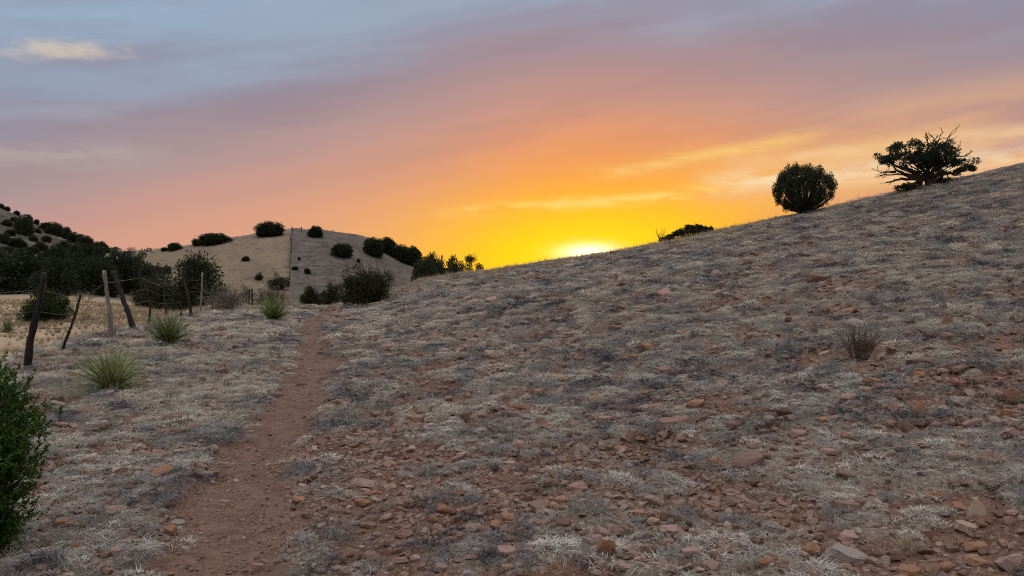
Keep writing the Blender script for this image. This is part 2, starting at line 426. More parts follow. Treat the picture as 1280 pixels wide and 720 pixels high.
# ------------------------------------------------------------------ the ground: one height field, split into named stretches
def make_ground():
    rad = [0.0, 0.25]
    while rad[-1] < 60: rad.append(rad[-1] * 1.0105 if rad[-1] > 1.2 else rad[-1] + 0.06)
    while rad[-1] < 420: rad.append(rad[-1] * 1.014)
    while rad[-1] < 6000: rad.append(rad[-1] * 1.12)
    rad = np.array(rad[1:])
    ang = np.concatenate([np.arange(-180, -44, 2.0), np.arange(-44, 44, 0.14), np.arange(44, 180, 2.0)]) * math.pi / 180
    R, A = np.meshgrid(rad, ang, indexing='ij')
    X = R * np.sin(A); Y = R * np.cos(A)
    Z = ground_z(X, Y)
    nr, na = R.shape
    V = np.stack([X, Y, Z], -1).reshape(-1, 3)
    i = np.arange(nr - 1)[:, None] * na; j = np.arange(na)[None]; j2 = (j + 1) % na
    F = np.stack([i + j, i + na + j, i + na + j2, i + j2], -1).reshape(-1, 4)
    F = F[:, ::-1]
    x, y = V[:, 0], V[:, 1]; s = trail_s(x, y); s0 = 0.974 * x + 0.225 * y + 0.68
    cov = cover(x, y)
    tr = bare_trail(x, y)
    field = sstep(-5.0, -6.8, s0 + 1.6 * vnoise(x * 0.7, y * 0.7)) 
    field = np.maximum(field, sstep(38, 48, y))
    grey = sstep(-0.9, 0.9, x + y * (0.3014 - (y - 95) * 0.00007)) * sstep(70, 90, y)          # grazed side beyond the hill fence
    rocky = sstep(2, 9, V[:, 2]) * (x < -75) * sstep(90, 120, y)
    gx = vnoise(x * 3.1 + 8, y * 3.1) + 0.5 * vnoise(x * 7, y * 7)
    zone = np.stack([tr, field, grey, rocky], 1)
    c = V[F].mean(1); fs = trail_s(c[:, 0], c[:, 1]); f0 = 0.974 * c[:, 0] + 0.225 * c[:, 1] + 0.68; r = np.hypot(c[:, 0], c[:, 1])
    cls = np.zeros(len(F), int)
    cls[(np.abs(fs) < 0.36) & (c[:, 1] < 35) & (c[:, 1] > -3)] = 1
    cls[(f0 < -5.6) & (c[:, 1] > -20) & (r < 420)] = 2
    cls[(c[:, 1] > 46) & (r < 420)] = 2
    cls[(c[:, 1] > 92) & (c[:, 0] > -74) & (c[:, 0] < 20) & (r < 420)] = 3
    cls[(c[:, 1] > 92) & (c[:, 0] <= -74) & (r < 420)] = 4
    mat = ground_material()
    for k, nm in enumerate(['ground', 'path', 'field', 'hill', 'hill']):
        f = F[cls == k]
        used, inv = np.unique(f, return_inverse=True)
        mb = MB(); mb.add(V[used], inv.reshape(-1, 4))
        if k == 0:
            n0 = mb.n; inner = np.array([np.nonzero(used == t)[0][0] for t in range(na) if t in used])
        o = build(mb, nm, mat, smooth=True)
        at = o.data.attributes.new('zone', 'FLOAT_COLOR', 'POINT'); at.data.foreach_set('color', zone[used].astype(np.float32).ravel())
        a2 = o.data.attributes.new('cover', 'FLOAT', 'POINT'); a2.data.foreach_set('value', cov[used].astype(np.float32))
        tag(o, kind='structure')

def ground_material():
    m, gg, b = material('ground_surface')
    geo = gg.new('ShaderNodeNewGeometry'); P = geo.outputs['Position']
    at = gg.new('ShaderNodeAttribute'); at.attribute_name = 'zone'
    sp = gg.new('ShaderNodeSeparateColor'); gg.l.new(at.outputs['Color'], sp.inputs[0])
    trail, field, grey, rocky = sp.outputs[0], sp.outputs[1], sp.outputs[2], at.outputs['Alpha']
    nA = gg.noise(P, 1.3, 5, 0.6); nB = gg.noise(P, 7, 5, 0.6); nC = gg.noise(P, 34, 4, 0.65); nD = gg.noise(P, 0.22, 4)
    soil = gg.ramp(nB, [(0.28, (0.066, 0.038, 0.027)), (0.5, (0.112, 0.064, 0.044)), (0.75, (0.165, 0.100, 0.072))])
    soil = gg.mix(gg.mul(gg.ss(nC, 0.45, 0.7), 0.4), soil, (0.20, 0.130, 0.098, 1))
    v1 = gg.vor(P, 26); v2 = gg.vor(P, 62)
    peb = gg.ramp(v1.outputs['Color'], [(0.1, (0.10, 0.058, 0.042)), (0.45, (0.20, 0.118, 0.082)), (0.7, (0.255, 0.165, 0.13)), (0.95, (0.30, 0.235, 0.20))])
    soil = gg.mix(gg.mul(gg.ss(v1.outputs['Distance'], 0.45, 0.25), gg.ss(nA, 0.35, 0.6)), soil, peb)
    peb2 = gg.ramp(v2.outputs['Color'], [(0.1, (0.085, 0.05, 0.036)), (0.5, (0.20, 0.12, 0.085)), (0.95, (0.32, 0.23, 0.185))])
    soil = gg.mix(gg.mul(gg.ss(v2.outputs['Distance'], 0.45, 0.2), 0.6), soil, peb2)
    soil = gg.mix(gg.mul(trail, 0.55), soil, gg.ramp(nB, [(0.3, (0.105, 0.062, 0.046)), (0.7, (0.185, 0.118, 0.090))]))
    thatch = gg.ramp(nC, [(0.36, (0.040, 0.032, 0.027)), (0.5, (0.105, 0.088, 0.074)), (0.68, (0.27, 0.24, 0.205))])  # dead grass litter, darkened to include the shade between tufts
    thatch = gg.mix(gg.mul(gg.ss(nD, 0.40, 0.65), 0.5), thatch, (0.25, 0.19, 0.15, 1), 'MIX')
    ca = gg.new('ShaderNodeAttribute'); ca.attribute_name = 'cover'
    cover = gg.ss(gg.add(ca.outputs['Fac'], gg.mul(gg.sub(nB, 0.5), 1.1)), 0.30, 0.72)
    c = gg.mix(cover, soil, thatch)
    st = gg.ramp(gg.add(gg.mul(nC, 0.4), gg.mul(nA, 0.6)), [(0.32, (0.235, 0.17, 0.105)), (0.5, (0.345, 0.26, 0.165)), (0.7, (0.44, 0.345, 0.23))])
    st = gg.mix(gg.mul(gg.ss(nD, 0.46, 0.7), 0.55), st, (0.21, 0.145, 0.105, 1))
    c = gg.mix(field, c, st)
    nE = gg.noise(P, 0.55, 7, 0.72)
    hg = gg.ramp(nE, [(0.34, (0.10, 0.077, 0.062)), (0.5, (0.185, 0.150, 0.125)), (0.68, (0.275, 0.225, 0.185))])
    c = gg.mix(grey, c, hg)
    nR = gg.noise(P, 0.16, 6, 0.6)
    rk = gg.ramp(nR, [(0.36, (0.080, 0.076, 0.056)), (0.5, (0.055, 0.055, 0.050)), (0.66, (0.15, 0.142, 0.133))])
    c = gg.mix(gg.mul(rocky, 0.9), c, rk)
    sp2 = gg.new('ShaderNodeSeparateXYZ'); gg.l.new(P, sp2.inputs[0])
    c = gg.mix(gg.mul(gg.ss(sp2.outputs[1], 66, 92), 0.75), c, gg.mix(1.0, c, (0.36, 0.37, 0.40, 1), 'MULTIPLY'))      # darker, slightly cooler ground on the hills
    gg.l.new(c, b.inputs['Base Color'])
    b.inputs['Roughness'].default_value = 0.95
    h = gg.add(gg.mul(nC, 0.5), gg.add(gg.mul(v1.outputs['Distance'], -0.6), gg.mul(v2.outputs['Distance'], -0.35)))
    bp = gg.new('ShaderNodeBump'); bp.inputs['Strength'].default_value = 0.8; bp.inputs['Distance'].default_value = 0.03
    gg.l.new(h, bp.inputs['Height']); gg.l.new(bp.outputs[0], b.inputs['Normal'])
    return m
make_ground()
W.cycles.sampling_method = 'MANUAL'; W.cycles.sample_map_resolution = 256

# ------------------------------------------------------------------ plants
def spot(px, py, near=None):
    """ground point seen at a pixel; if the line of sight clears a crest, the crest just below it"""
    for k in range(60):
        p = hit(px, py + k * 0.75, True)
        if near is None or p[1] < near: return p
    return p
def under(px, py, Y):
    """ground straight below the point seen at a pixel at depth Y, and how far below it lies"""
    q = at_depth(px, py, Y); z = float(ground_z(q[0], q[1]))
    return np.array([q[0], q[1], z]), q[2] - z
def mpp(p):            # metres covered by one photo pixel at a point's depth
    return to_px(p)[2] / FPX
def jig(rng, n, s=1.0): return rng.normal(0, s, (n, 3))

def limb(mb, a, b, r0, r1, rng, k=6, wig=0.06, sag=0.0, sides=6):
    a = np.asarray(a, float); b = np.asarray(b, float); L = np.linalg.norm(b - a)
    t = np.linspace(0, 1, k)[:, None]
    p = a + (b - a) * t + np.sin(t * math.pi) * rng.normal(0, wig * L, (1, 3)) + rng.normal(0, wig * L * .3, (k, 3)) * np.sin(t * math.pi)
    p[:, 2] += sag * L * np.sin(t[:, 0] * math.pi)
    mb.tube(p, np.linspace(r0, r1, k), sides)
    return p

def twigs(mb, a, d, L, r, depth, rng, spread=0.6, kids=3, sides=4, curl=0.1):
    """bare forking twigs"""
    b = a + d * L
    p = limb(mb, a, b, r, r * .6, rng, 4, curl, 0, sides)
    if depth == 0: return
    for i in range(kids):
        q = p[rng.integers(1, 4)] if i else p[-1]
        nd = unit(d + rng.normal(0, spread, 3))
        twigs(mb, q, nd, L * rng.uniform(.55, .9), r * .62, depth - 1, rng, spread, kids, sides, curl)

def clump(mb, c, rad, n, size, rng, up=0.4, out=0.8, shell=0.55, narrow=0.5, bias=None):
    """a puff of leaf faces: c (3,), rad (3,)"""
    d = unit(rng.normal(0, 1, (n, 3)))
    rr = shell + (1 - shell) * rng.random((n, 1)) ** 0.6
    rr *= (0.85 + 0.3 * rng.random((n, 1)))
    pos = np.asarray(c) + d * rr * np.asarray(rad)
    dr = unit(d * out + rng.normal(0, .55, (n, 3)) + np.array([0, 0, up]) + (0 if bias is None else np.asarray(bias)))
    ln = size * rng.uniform(.6, 1.4, n)
    mb.leaves(pos, dr, ln, ln * narrow, rng)

# a dense rounded juniper, several meshes shared between copies
def juniper_meshes(w, h, seed, n_cl=46, leaf=0.20, per=190, skirt=True):
    rng = np.random.default_rng(seed)
    tr, cr = MB(), MB()
    for i in range(5):
        th = rng.uniform(0, 6.28); rr = w * .28 * rng.random()
        limb(tr, (0.05 * math.cos(th), 0.05 * math.sin(th), -0.25), (rr * math.cos(th), rr * math.sin(th), h * rng.uniform(.5, .8)), .10 * h / 3, .03, rng)
    for i in range(n_cl):
        th = rng.uniform(0, 2 * math.pi); z = rng.random() ** 0.8
        prof = math.sqrt(max(0, 1 - (max(z - .38, 0) / .64) ** 2)) * (0.78 + 0.22 * min(1, z / .3))
        rr = w * .5 * prof * rng.uniform(.55, .88)
        c = np.array([rr * math.cos(th), rr * math.sin(th), h * (0.06 + 0.86 * z)])
        r = w * rng.uniform(.10, .19)
        clump(cr, c, (r, r, r * rng.uniform(.9, 1.5)), per, leaf, rng, up=.5, bias=(c[0] / w, c[1] / w, 0))
    clump(cr, (0, 0, h * .42), (w * .38, w * .38, h * .40), per * 9, leaf * 1.7, rng, narrow=.7)
    clump(cr, (0, 0, h * .16), (w * .40, w * .40, h * .16), per * 4, leaf * 1.5, rng, narrow=.7)
    return tr.mesh('trunk', M['bark']), cr.mesh('crown', M['juniper'])
JUN = [juniper_meshes(4, 3.4, 100 + i, n_cl=30 + 5 * i) for i in range(6)]

def open_tree_meshes(w, h, seed):
    """taller tree with bare stems and leggy clumps"""
    rng = np.random.default_rng(seed); tr, cr = MB(), MB()
    for i in range(9):
        th = rng.uniform(0, 6.28); rr = w * .45 * rng.random() ** .6
        e = np.array([rr * math.cos(th), rr * math.sin(th), h * rng.uniform(.62, .95)])
        limb(tr, (0, 0, -0.2), e, .09, .025, rng)
        for k in range(3):
            c = e + rng.normal(0, w * .08, 3); r = w * rng.uniform(.07, .13)
            clump(cr, c, (r * 1.2, r * 1.2, r * .8), 120, .17, rng)
    for i in range(14):
        th = rng.uniform(0, 6.28); rr = w * .4 * rng.random() ** .5
        c = np.array([rr * math.cos(th), rr * math.sin(th), h * rng.uniform(.12, .55)]); r = w * rng.uniform(.10, .17)
        clump(cr, c, (r * 1.3, r * 1.3, r * 1.3), 200, .2, rng)
    return tr.mesh('trunk', M['bark']), cr.mesh('crown', M['juniper'])
OPN = [open_tree_meshes(4, 4, 200 + i) for i in range(3)]

def pair(name, loc, meshes, base_wh, w, h, rz, label, cat, group=None):
    o = empty(name, loc, rz, (w / base_wh[0], w / base_wh[0], h / base_wh[1]))
    link(bpy.data.objects.new('trunk', meshes[0]), o); link(bpy.data.objects.new('crown', meshes[1]), o)
    return tag(o, label, cat, group)

def single(name, mb, mat, loc, label, cat, group=None, rz=0, kind=None):
    o = build(mb, name, mat); o.location = tuple(float(c) for c in loc); o.rotation_euler = (0, 0, rz)
    return tag(o, label, cat, group, kind)

# ---- the grove and hillside trees on the left: (x px, base y px, width px, height px, form, label)
GROVE = [
    (8, 367, 74, 52, 'j', 'broad dark juniper at the end of the valley grove, cut by the photo edge'),
    (44, 366, 46, 44, 'j', 'dark juniper rising in the grove behind the top of the nearest fence post'),
    (70, 369, 48, 46, 'j', 'dark full juniper in the grove just right of the nearest fence post'),
    (97, 366, 44, 46, 'j', 'dark juniper in the grove above the thin leaning second fence stake'),
    (122, 369, 48, 46, 'j', 'dark low-skirted juniper in the grove just left of the pale weathered post'),
    (150, 367, 44, 48, 'j', 'dark juniper in the grove right behind the thick leaning post'),
    (176, 367, 34, 38, 'j', 'smallest dark juniper at the right end of the valley grove'),
    (164, 346, 36, 32, 'o', 'leggy open-topped juniper standing above the right end of the grove'),
    (110, 340, 44, 34, 'j', 'rounded dark juniper on the slope over the middle of the grove'),
    (72, 337, 40, 26, 'j', 'flat-topped dark juniper on the slope above the grove, beside a bare patch'),
    (18, 332, 40, 22, 'j', 'wide dark juniper on the lower left hillside over the end of the grove'),
]
HILLTREES = [
    (70, 322, 22, 20, 'j', 'dark juniper halfway down the left hill beside a grassy gap'),
    (96, 325, 30, 26, 'j', 'dark juniper on the left hill left of the leaning pair near its foot'),
    (50, 314, 24, 15, 'g', 'greyish round bush among dark junipers on the left hill'),
    (30, 293, 24, 30, 'j', 'tallest dark juniper standing out on the rocky left hill'),
    (22, 309, 26, 15, 'j', 'broad dark juniper in the middle of the rocky left hill'),
    (5, 304, 18, 15, 'j', 'dark juniper on the left hill at the edge of the photo'),
    (66, 294, 26, 20, 'j', 'dark juniper just under the skyline of the left hill, halfway along'),
    (80, 298, 22, 18, 'j', 'dark juniper on the sloping skyline of the left hill beside its twin'),
    (92, 303, 20, 16, 'j', 'dark juniper on the lower skyline of the left hill'),
    (106, 308, 24, 17, 'j', 'flat dark juniper on the lower skyline of the left hill'),
    (126, 316, 26, 18, 'j', 'broad dark juniper where the left hill runs down to the valley'),
    (144, 319, 16, 13, 'o', 'small leggy juniper at the foot of the left hill skyline'),
    (57, 288, 16, 12, 'g', 'pale grey bush near the skyline of the left hill'),
    (46, 279, 8, 8, 'j', 'small dark bush on the upper left hill skyline'),
    (36, 274, 12, 10, 'j', 'small dark juniper on the upper slope above the tallest hillside juniper'),
    (21, 266, 9, 7, 'j', 'small dark juniper on the top skyline of the left hill'),
    (9, 262, 9, 7, 'j', 'small dark juniper on the summit of the left hill near the photo edge'),
    (2, 258, 7, 7, 'j', 'topmost small dark juniper of the left hill at the photo edge'),
    (8, 282, 15, 9, 'g', 'greyish scrub oak on the upper rocky left hill'),
    (130, 332, 16, 10, 'j', 'low dark bush alone on the bare gap over the grove'),
    (144, 333, 10, 7, 'j', 'very small dark bush on the bare gap left of the leggy juniper'),
    (13, 294, 14, 9, 'j', 'low dark juniper between the grey scrub oak and the broad hillside juniper'),
    (42, 301, 13, 9, 'j', 'dark juniper just below and right of the tallest hillside one'),
    (58, 302, 14, 9, 'j', 'dark juniper on the left hill above the greyish round bush'),
    (17, 277, 11, 7, 'j', 'small dark juniper under the top skyline of the left hill'),
    (47, 291, 10, 7, 'j', 'small dark juniper right of the tallest hillside one'),
    (80, 311, 22, 12, 'j', 'flat dark juniper on the left hill above the beginning of the gap'),
    (38, 318, 24, 12, 'j', 'low dark juniper directly left of the greyish round bush'),
    (112, 322, 26, 14, 'j', 'dark juniper on the lower left hill over the middle of the grove'),
    (8, 318, 26, 12, 'j', 'low dark juniper at the photo edge on the lower left hill'),
    (26, 285, 9, 6, 'g', 'small grey bush among rocks left of the tallest hillside juniper'),
    (100, 289, 10, 8, 'j', 'small dark juniper on the skyline notch of the left hill'),
]
rng0 = np.random.default_rng(3)
def plant_row(rows, group, scale=1.0):
    for k, (px, py, w, h, form, label) in enumerate(rows):
        p = spot(px, py, 380); s = mpp(p)
        src, bw = (OPN[k % 3], (4, 4)) if form == 'o' else (JUN[(k * 5 + 2) % 6], (4, 3.4))
        o = pair('juniper_tree' if form != 'g' else 'scrub_bush', p - np.array([0, 0, .1 * h * s]), src, bw, w * s * 1.08 * scale, h * s * 1.06 * scale, rng0.uniform(0, 6.28), label, 'tree' if form != 'g' else 'bush', group if form != 'g' else None)
        if form == 'g':
            cr = o.children[1]; cr.data = GREYCROWN; cr.name = 'foliage'; o.children[0].name = 'stem'
GREYCROWN = JUN[0][1].copy(); GREYCROWN.materials[0] = M['greyleaf']
plant_row(GROVE, 'junipers in the valley grove')
plant_row(HILLTREES, 'junipers on the left hillside', .80)

# ---- shrubs on the middle hill and beyond the trail's end
MIDHILL = [
    (338, 294, 36, 17, 'round-topped dark bush on the middle hill skyline left of the hill fence'),
    (394, 296, 19, 14, 'compact boxy dark juniper on the hilltop just right of the hill fence'),
    (428, 320, 28, 16, 'dark bush alone on the face of the middle hill right of the fence'),
    (270, 304, 40, 13, 'long low dark bush on the left shoulder of the middle hill'),
    (247, 307, 14, 9, 'ragged small bush at the left end of the long low bush on the hill shoulder'),
    (219, 313, 17, 10, 'small dark round bush at the far left end of the middle hill skyline'),
    (206, 314, 10, 5, 'tiny dark bush just left of the small round bush on the hill skyline'),
    (307, 326, 10, 6, 'small dark bush alone on the pale face of the hill left of the fence'),
    (384, 342, 8, 7, 'tiny round dark bush low on the hill face right of the fence'),
    (369, 337, 8, 4, 'tiny dark bush touching the hill fence'),
    (448, 328, 5, 5, 'tiny dark bush low on the hill above the big bush by the trail'),
    (374, 325, 4, 4, 'speck of a bush on the bare hill face right of the fence'),
    (466, 319, 26, 22, 'dark juniper at the upper left end of the row down the hill ridge'),
    (482, 316, 26, 20, 'second dark juniper of the row down the hill ridge'),
    (500, 326, 24, 20, 'third dark juniper of the row, where the ridge steepens'),
    (514, 331, 26, 24, 'pointed dark juniper at the lower end of the hill ridge row'),
]
for k, (px, py, w, h, label) in enumerate(MIDHILL):
    p = spot(px, py, 300); s = mpp(p)
    pair('juniper_bush', p - np.array([0, 0, .08 * h * s]), JUN[(k * 3 + 1) % 6], (4, 3.4), w * s * 1.05, h * s, rng0.uniform(0, 6.28), label, 'bush', 'junipers on the middle hill')

# junipers on the near crest, left of the sun
CREST = [
    (531, 350, 26, 24, 'j', 'left end juniper of the dark trio at the crest left of the sun'),
    (543, 349, 24, 28, 'j', 'tallest middle juniper of the dark trio at the crest left of the sun'),
    (564, 347, 26, 20, 'j', 'right end juniper of the dark trio at the crest left of the sun'),
]
for k, (px, py, w, h, form, label) in enumerate(CREST):
    p = at_depth(px, py, 52 + 3 * k); s = mpp(p); gz = float(ground_z(p[0], p[1])); hh = p[2] + h * s - gz
    pair('juniper_bush', (p[0], p[1], gz - .05), JUN[(k + 3) % 6], (4, 3.4), w * s * 1.4, hh, rng0.uniform(0, 6.28), label, 'bush', 'junipers at the crest left of the sun')
# the open round-crowned tree closest to the sun
def small_open_tree():
    rng = np.random.default_rng(51); p = at_depth(588, 345, 47); s = mpp(p); gz = float(ground_z(p[0], p[1]))
    top = p[2] + 25 * s - gz; w = 30 * s; tr, cr = MB(), MB()
    for i in range(16):
        th = rng.uniform(0, 6.28); ph = rng.uniform(-.1, 1.35)
        e = np.array([math.cos(th) * math.cos(ph) * w * .42, math.sin(th) * math.cos(ph) * w * .42, top * .55 + math.sin(ph) * top * .40])
        limb(tr, (0, 0, top * .15), e, .035, .012, rng, wig=.08)
        for k in range(3):
            c = e + rng.normal(0, .10, 3); clump(cr, c, (.19, .19, .14), 60, .075, rng)
    limb(tr, (0, 0, -.2), (0, 0, top * .4), .07, .05, rng)
    for i in range(7):
        th = rng.uniform(0, 6.28); clump(cr, (math.cos(th) * w * .4, math.sin(th) * w * .4, top * .35), (.25, .25, .25), 60, .08, rng)
    o = empty('small_tree', (p[0], p[1], gz)); build(tr, 'trunk', M['bark'], o); build(cr, 'crown', M['brush'], o)
    tag(o, 'small open round-crowned tree on the crest nearest the left side of the sun', 'tree')
small_open_tree()

# ---- the round juniper on the right ridge
def ridge_juniper():
    rng = np.random.default_rng(61); p = spot(1004, 269, 60); s = mpp(p); tr, cr = MB(), MB()
    W_, H_ = 44 * s, 68 * s
    for i in range(10):
        th = rng.uniform(0, 6.28)
        limb(tr, (rng.normal(0, .05), rng.normal(0, .05), -.2), (.45 * math.cos(th), .3 * math.sin(th), .75), .08, .05, rng)
    NL = 105
    for i in range(NL):
        th = i * 2.39996 + rng.normal(0, .12); sn = -.82 + 1.81 * (i + .5) / NL; ph = math.asin(min(sn, .995))
        dirv = np.array([math.cos(th) * math.cos(ph), math.sin(th) * math.cos(ph), math.sin(ph)])
        fill = rng.uniform(.80, .96) if i % 3 else rng.uniform(.45, .78)
        e = np.array([dirv[0] * W_ * .93 * fill - .02, dirv[1] * W_ * .93 * fill, H_ * .47 + dirv[2] * H_ * .46 * fill])
        if abs(dirv[2]) < .8: e *= 1 + rng.normal(0, .025)
        e[2] = max(e[2], 0.12 + 0.20 * e[0])
        a = np.array([.10 * dirv[0], .1 * dirv[1], .12 + .25 * rng.random()])
        m1 = a * .45 + e * .55 + np.array([dirv[0] * .2, dirv[1] * .2, -.18])
        t = np.linspace(0, 1, 7)[:, None]
        path = (1 - t) ** 2 * a + 2 * t * (1 - t) * m1 + t ** 2 * e
        tr.tube(path, np.linspace(.045, .012, 7), 5)
        big = 1.0 if e[2] > H_ * .45 else .72
        clump(cr, e * np.array([.95, .95, .97]), (.20 * big, .20 * big, .33 * big), int((400 if e[2] > H_ * .5 else 300) * big), .066, rng, up=.9, out=.6, shell=.1, narrow=.5)
        if e[2] > H_ * .55 and rng.random() < .5:
            q = path[4] + rng.normal(0, .08, 3); clump(cr, q, (.14, .14, .27), 90, .08, rng, up=.9, shell=.1)
    o = empty('juniper_tree', p); build(tr, 'trunk', M['bark'], o); build(cr, 'crown', M['juniper'], o)
    tag(o, 'round juniper of upright sprays standing on the right ridge skyline', 'tree')
ridge_juniper()

# ---- the wind-spread tree with dead limbs further up the ridge
def spread_tree():
    rng = np.random.default_rng(71); p = spot(1162, 233, 60); s = mpp(p) * .1875
    def L(x, y, d=0.0): return np.array([(x - 648) * (s if x < 648 else s * .90), d, (380 - y) * s])
    tr, cr, dead = MB(), MB(), MB()
    fork = L(640, 345)
    tr.tube(np.array([L(655, 405), L(652, 375), L(640, 345, .02), L(628, 310, .05)]), [.30, .21, .17, .12], 9)
    tr.tube(np.array([L(655, 385), L(672, 345, -.1), L(680, 300, -.15)]), [.16, .13, .10], 8)
    cl = [(345, 195, 42, 30), (380, 160, 40, 30), (425, 135, 45, 32), (480, 108, 48, 32), (470, 165, 50, 35), (550, 125, 55, 42), (620, 135, 62, 52), (690, 140, 62, 52), (745, 165, 58, 50),
          (800, 195, 55, 45), (850, 220, 48, 38), (895, 248, 42, 28), (935, 262, 24, 18), (560, 195, 50, 38), (640, 205, 50, 36), (700, 220, 50, 38), (765, 245, 50, 32), (820, 272, 45, 22), (870, 280, 30, 16),
          (400, 210, 38, 22), (520, 235, 36, 22), (490, 385, 46, 28), (535, 372, 40, 26), (585, 365, 30, 24), (715, 345, 34, 22), (750, 335, 22, 16), (690, 360, 26, 18), (640, 170, 70, 50), (590, 195, 62, 42), (690, 185, 60, 46), (600, 245, 28, 18), (330, 225, 22, 14)]
    for (x, y, rx, ry) in cl:
        for k in range(3):
            d = rng.normal(0, .75) * (1 if rx > 34 else .5)
            c = L(x + rng.normal(0, rx * .42), y + rng.normal(0, ry * .42), d)
            rr = rx * s * rng.uniform(.55, .80)
            clump(cr, c, (rr, rr * 1.1, ry * s * rng.uniform(.5, .8)), 210 if rx > 47 else 130, .09, rng, up=.25, out=.7, shell=.15, narrow=.6)
            a = fork + np.array([rng.normal(0, .08), d * .1, rng.uniform(0, .35)])
            m1 = a * .5 + c * .5 + np.array([0, d * .1, -.10])
            t = np.linspace(0, 1, 8)[:, None]; path = (1 - t) ** 2 * a + 2 * t * (1 - t) * m1 + t ** 2 * c + rng.normal(0, .025, (8, 3))
            if k < 2: tr.tube(path, np.linspace(.036 if k == 0 else .022, .010, 8), 5)
    for ends in [((620, 330), (500, 300), (420, 280), (330, 282)), ((600, 350), (480, 300), (430, 262), (380, 240)), ((560, 330), (470, 325), (400, 345), (365, 350)), ((610, 320), (520, 270), (430, 235), (345, 200)),
                 ((640, 300), (640, 200), (630, 100)), ((690, 300), (780, 295), (850, 305), (880, 295)), ((670, 290), (760, 230), (840, 215)), ((630, 300), (560, 200), (480, 130))]:
        pts = np.array([L(x, y, rng.normal(0, .12)) for x, y in ends])
        t = np.linspace(0, len(pts) - 1, 10); pp = np.stack([np.interp(t, np.arange(len(pts)), pts[:, i]) for i in range(3)], 1) + rng.normal(0, .02, (10, 3))
        tr.tube(pp, np.linspace(.085, .02, 10), 6)
    for (x0, y0, x1, y1) in [(640, 110, 628, 30), (650, 110, 665, 38), (610, 110, 585, 48), (700, 110, 742, 28), (720, 125, 780, 38), (750, 130, 828, 68), (800, 170, 868, 115), (820, 185, 880, 160),
                             (690, 110, 692, 55), (430, 285, 325, 275), (440, 310, 320, 315), (430, 330, 365, 352), (460, 290, 350, 300), (740, 120, 775, 95)]:
        a = L(x0, y0, rng.normal(0, .2)); e = L(x1, y1, rng.normal(0, .25)); e = e + (e - a) * .12; lp = limb(dead, a, e, .034, .017, rng, 6, .10, 0, 4)
        for k in range(4):
            q = lp[rng.integers(2, 6)]; dd = unit(unit(e - a) + rng.normal(0, .55, 3)); limb(dead, q, q + dd * np.linalg.norm(e - a) * rng.uniform(.25, .5), .018, .010, rng, 4, .08, 0, 3)
    o = empty('spreading_tree', p); build(tr, 'trunk', M['bark'], o, True); build(cr, 'crown', M['juniper'], o); build(dead, 'dead_branch', M['bark'], o)
    tag(o, 'wide flat-crowned tree with bare dead limbs on top, highest on the right ridge', 'tree')
spread_tree()

# ---- low shrub and dry stalk plant on the crest right of the sun
def crest_shrub():
    rng = np.random.default_rng(81); p = spot(858, 297, 60); s = mpp(p); st, cr = MB(), MB()
    for (dx, h, r) in [(-20, 5, 5), (-14, 8, 6), (-7, 10, 6), (0, 12, 6), (6, 12, 6), (12, 11, 6), (18, 10, 5), (23, 8, 4), (27, 6, 4), (-2, 6, 6), (9, 6, 6), (-24, 3, 4), (17, 5, 5)]:
        for k in range(3):
            c = np.array([dx * s + rng.normal(0, .07), rng.normal(0, .25), h * s * rng.uniform(.75, 1.1) + dx * s * .17])
            clump(cr, c, (r * s * .72, r * s * .72, r * s * .6), 130, .085, rng, up=.5, shell=.1)
            limb(st, (dx * s * .5, 0, dx * s * .08 - .1), c, .018, .008, rng, 5, .08, 0, 4)
    o = empty('low_shrub', p); build(st, 'stem', M['bark'], o); build(cr, 'foliage', M['brush'], o)
    tag(o, 'low dark leafy shrub hugging the crest just right of the sun', 'bush')
    p = spot(826, 302, 60); s = mpp(p); mb = MB()
    for i in range(24):
        th = rng.uniform(0, 6.28); e = unit(np.array([math.cos(th) * .38, math.sin(th) * .38, 1])); twigs(mb, np.array([0, 0, 0.05]), e, rng.uniform(7, 13) * s, .008, 1, rng, .22, 2, 3)
    bs = MB(); clump(bs, (0.1, 0, .15), (.22, .2, .18), 160, .06, rng)
    o = empty('dry_stalk_plant', p); build(mb, 'stalk', M['twig'], o); build(bs, 'foliage', M['brush'], o)
    tag(o, 'dry plant with a fan of bare stalks on the crest beside the low shrub', 'plant')
crest_shrub()

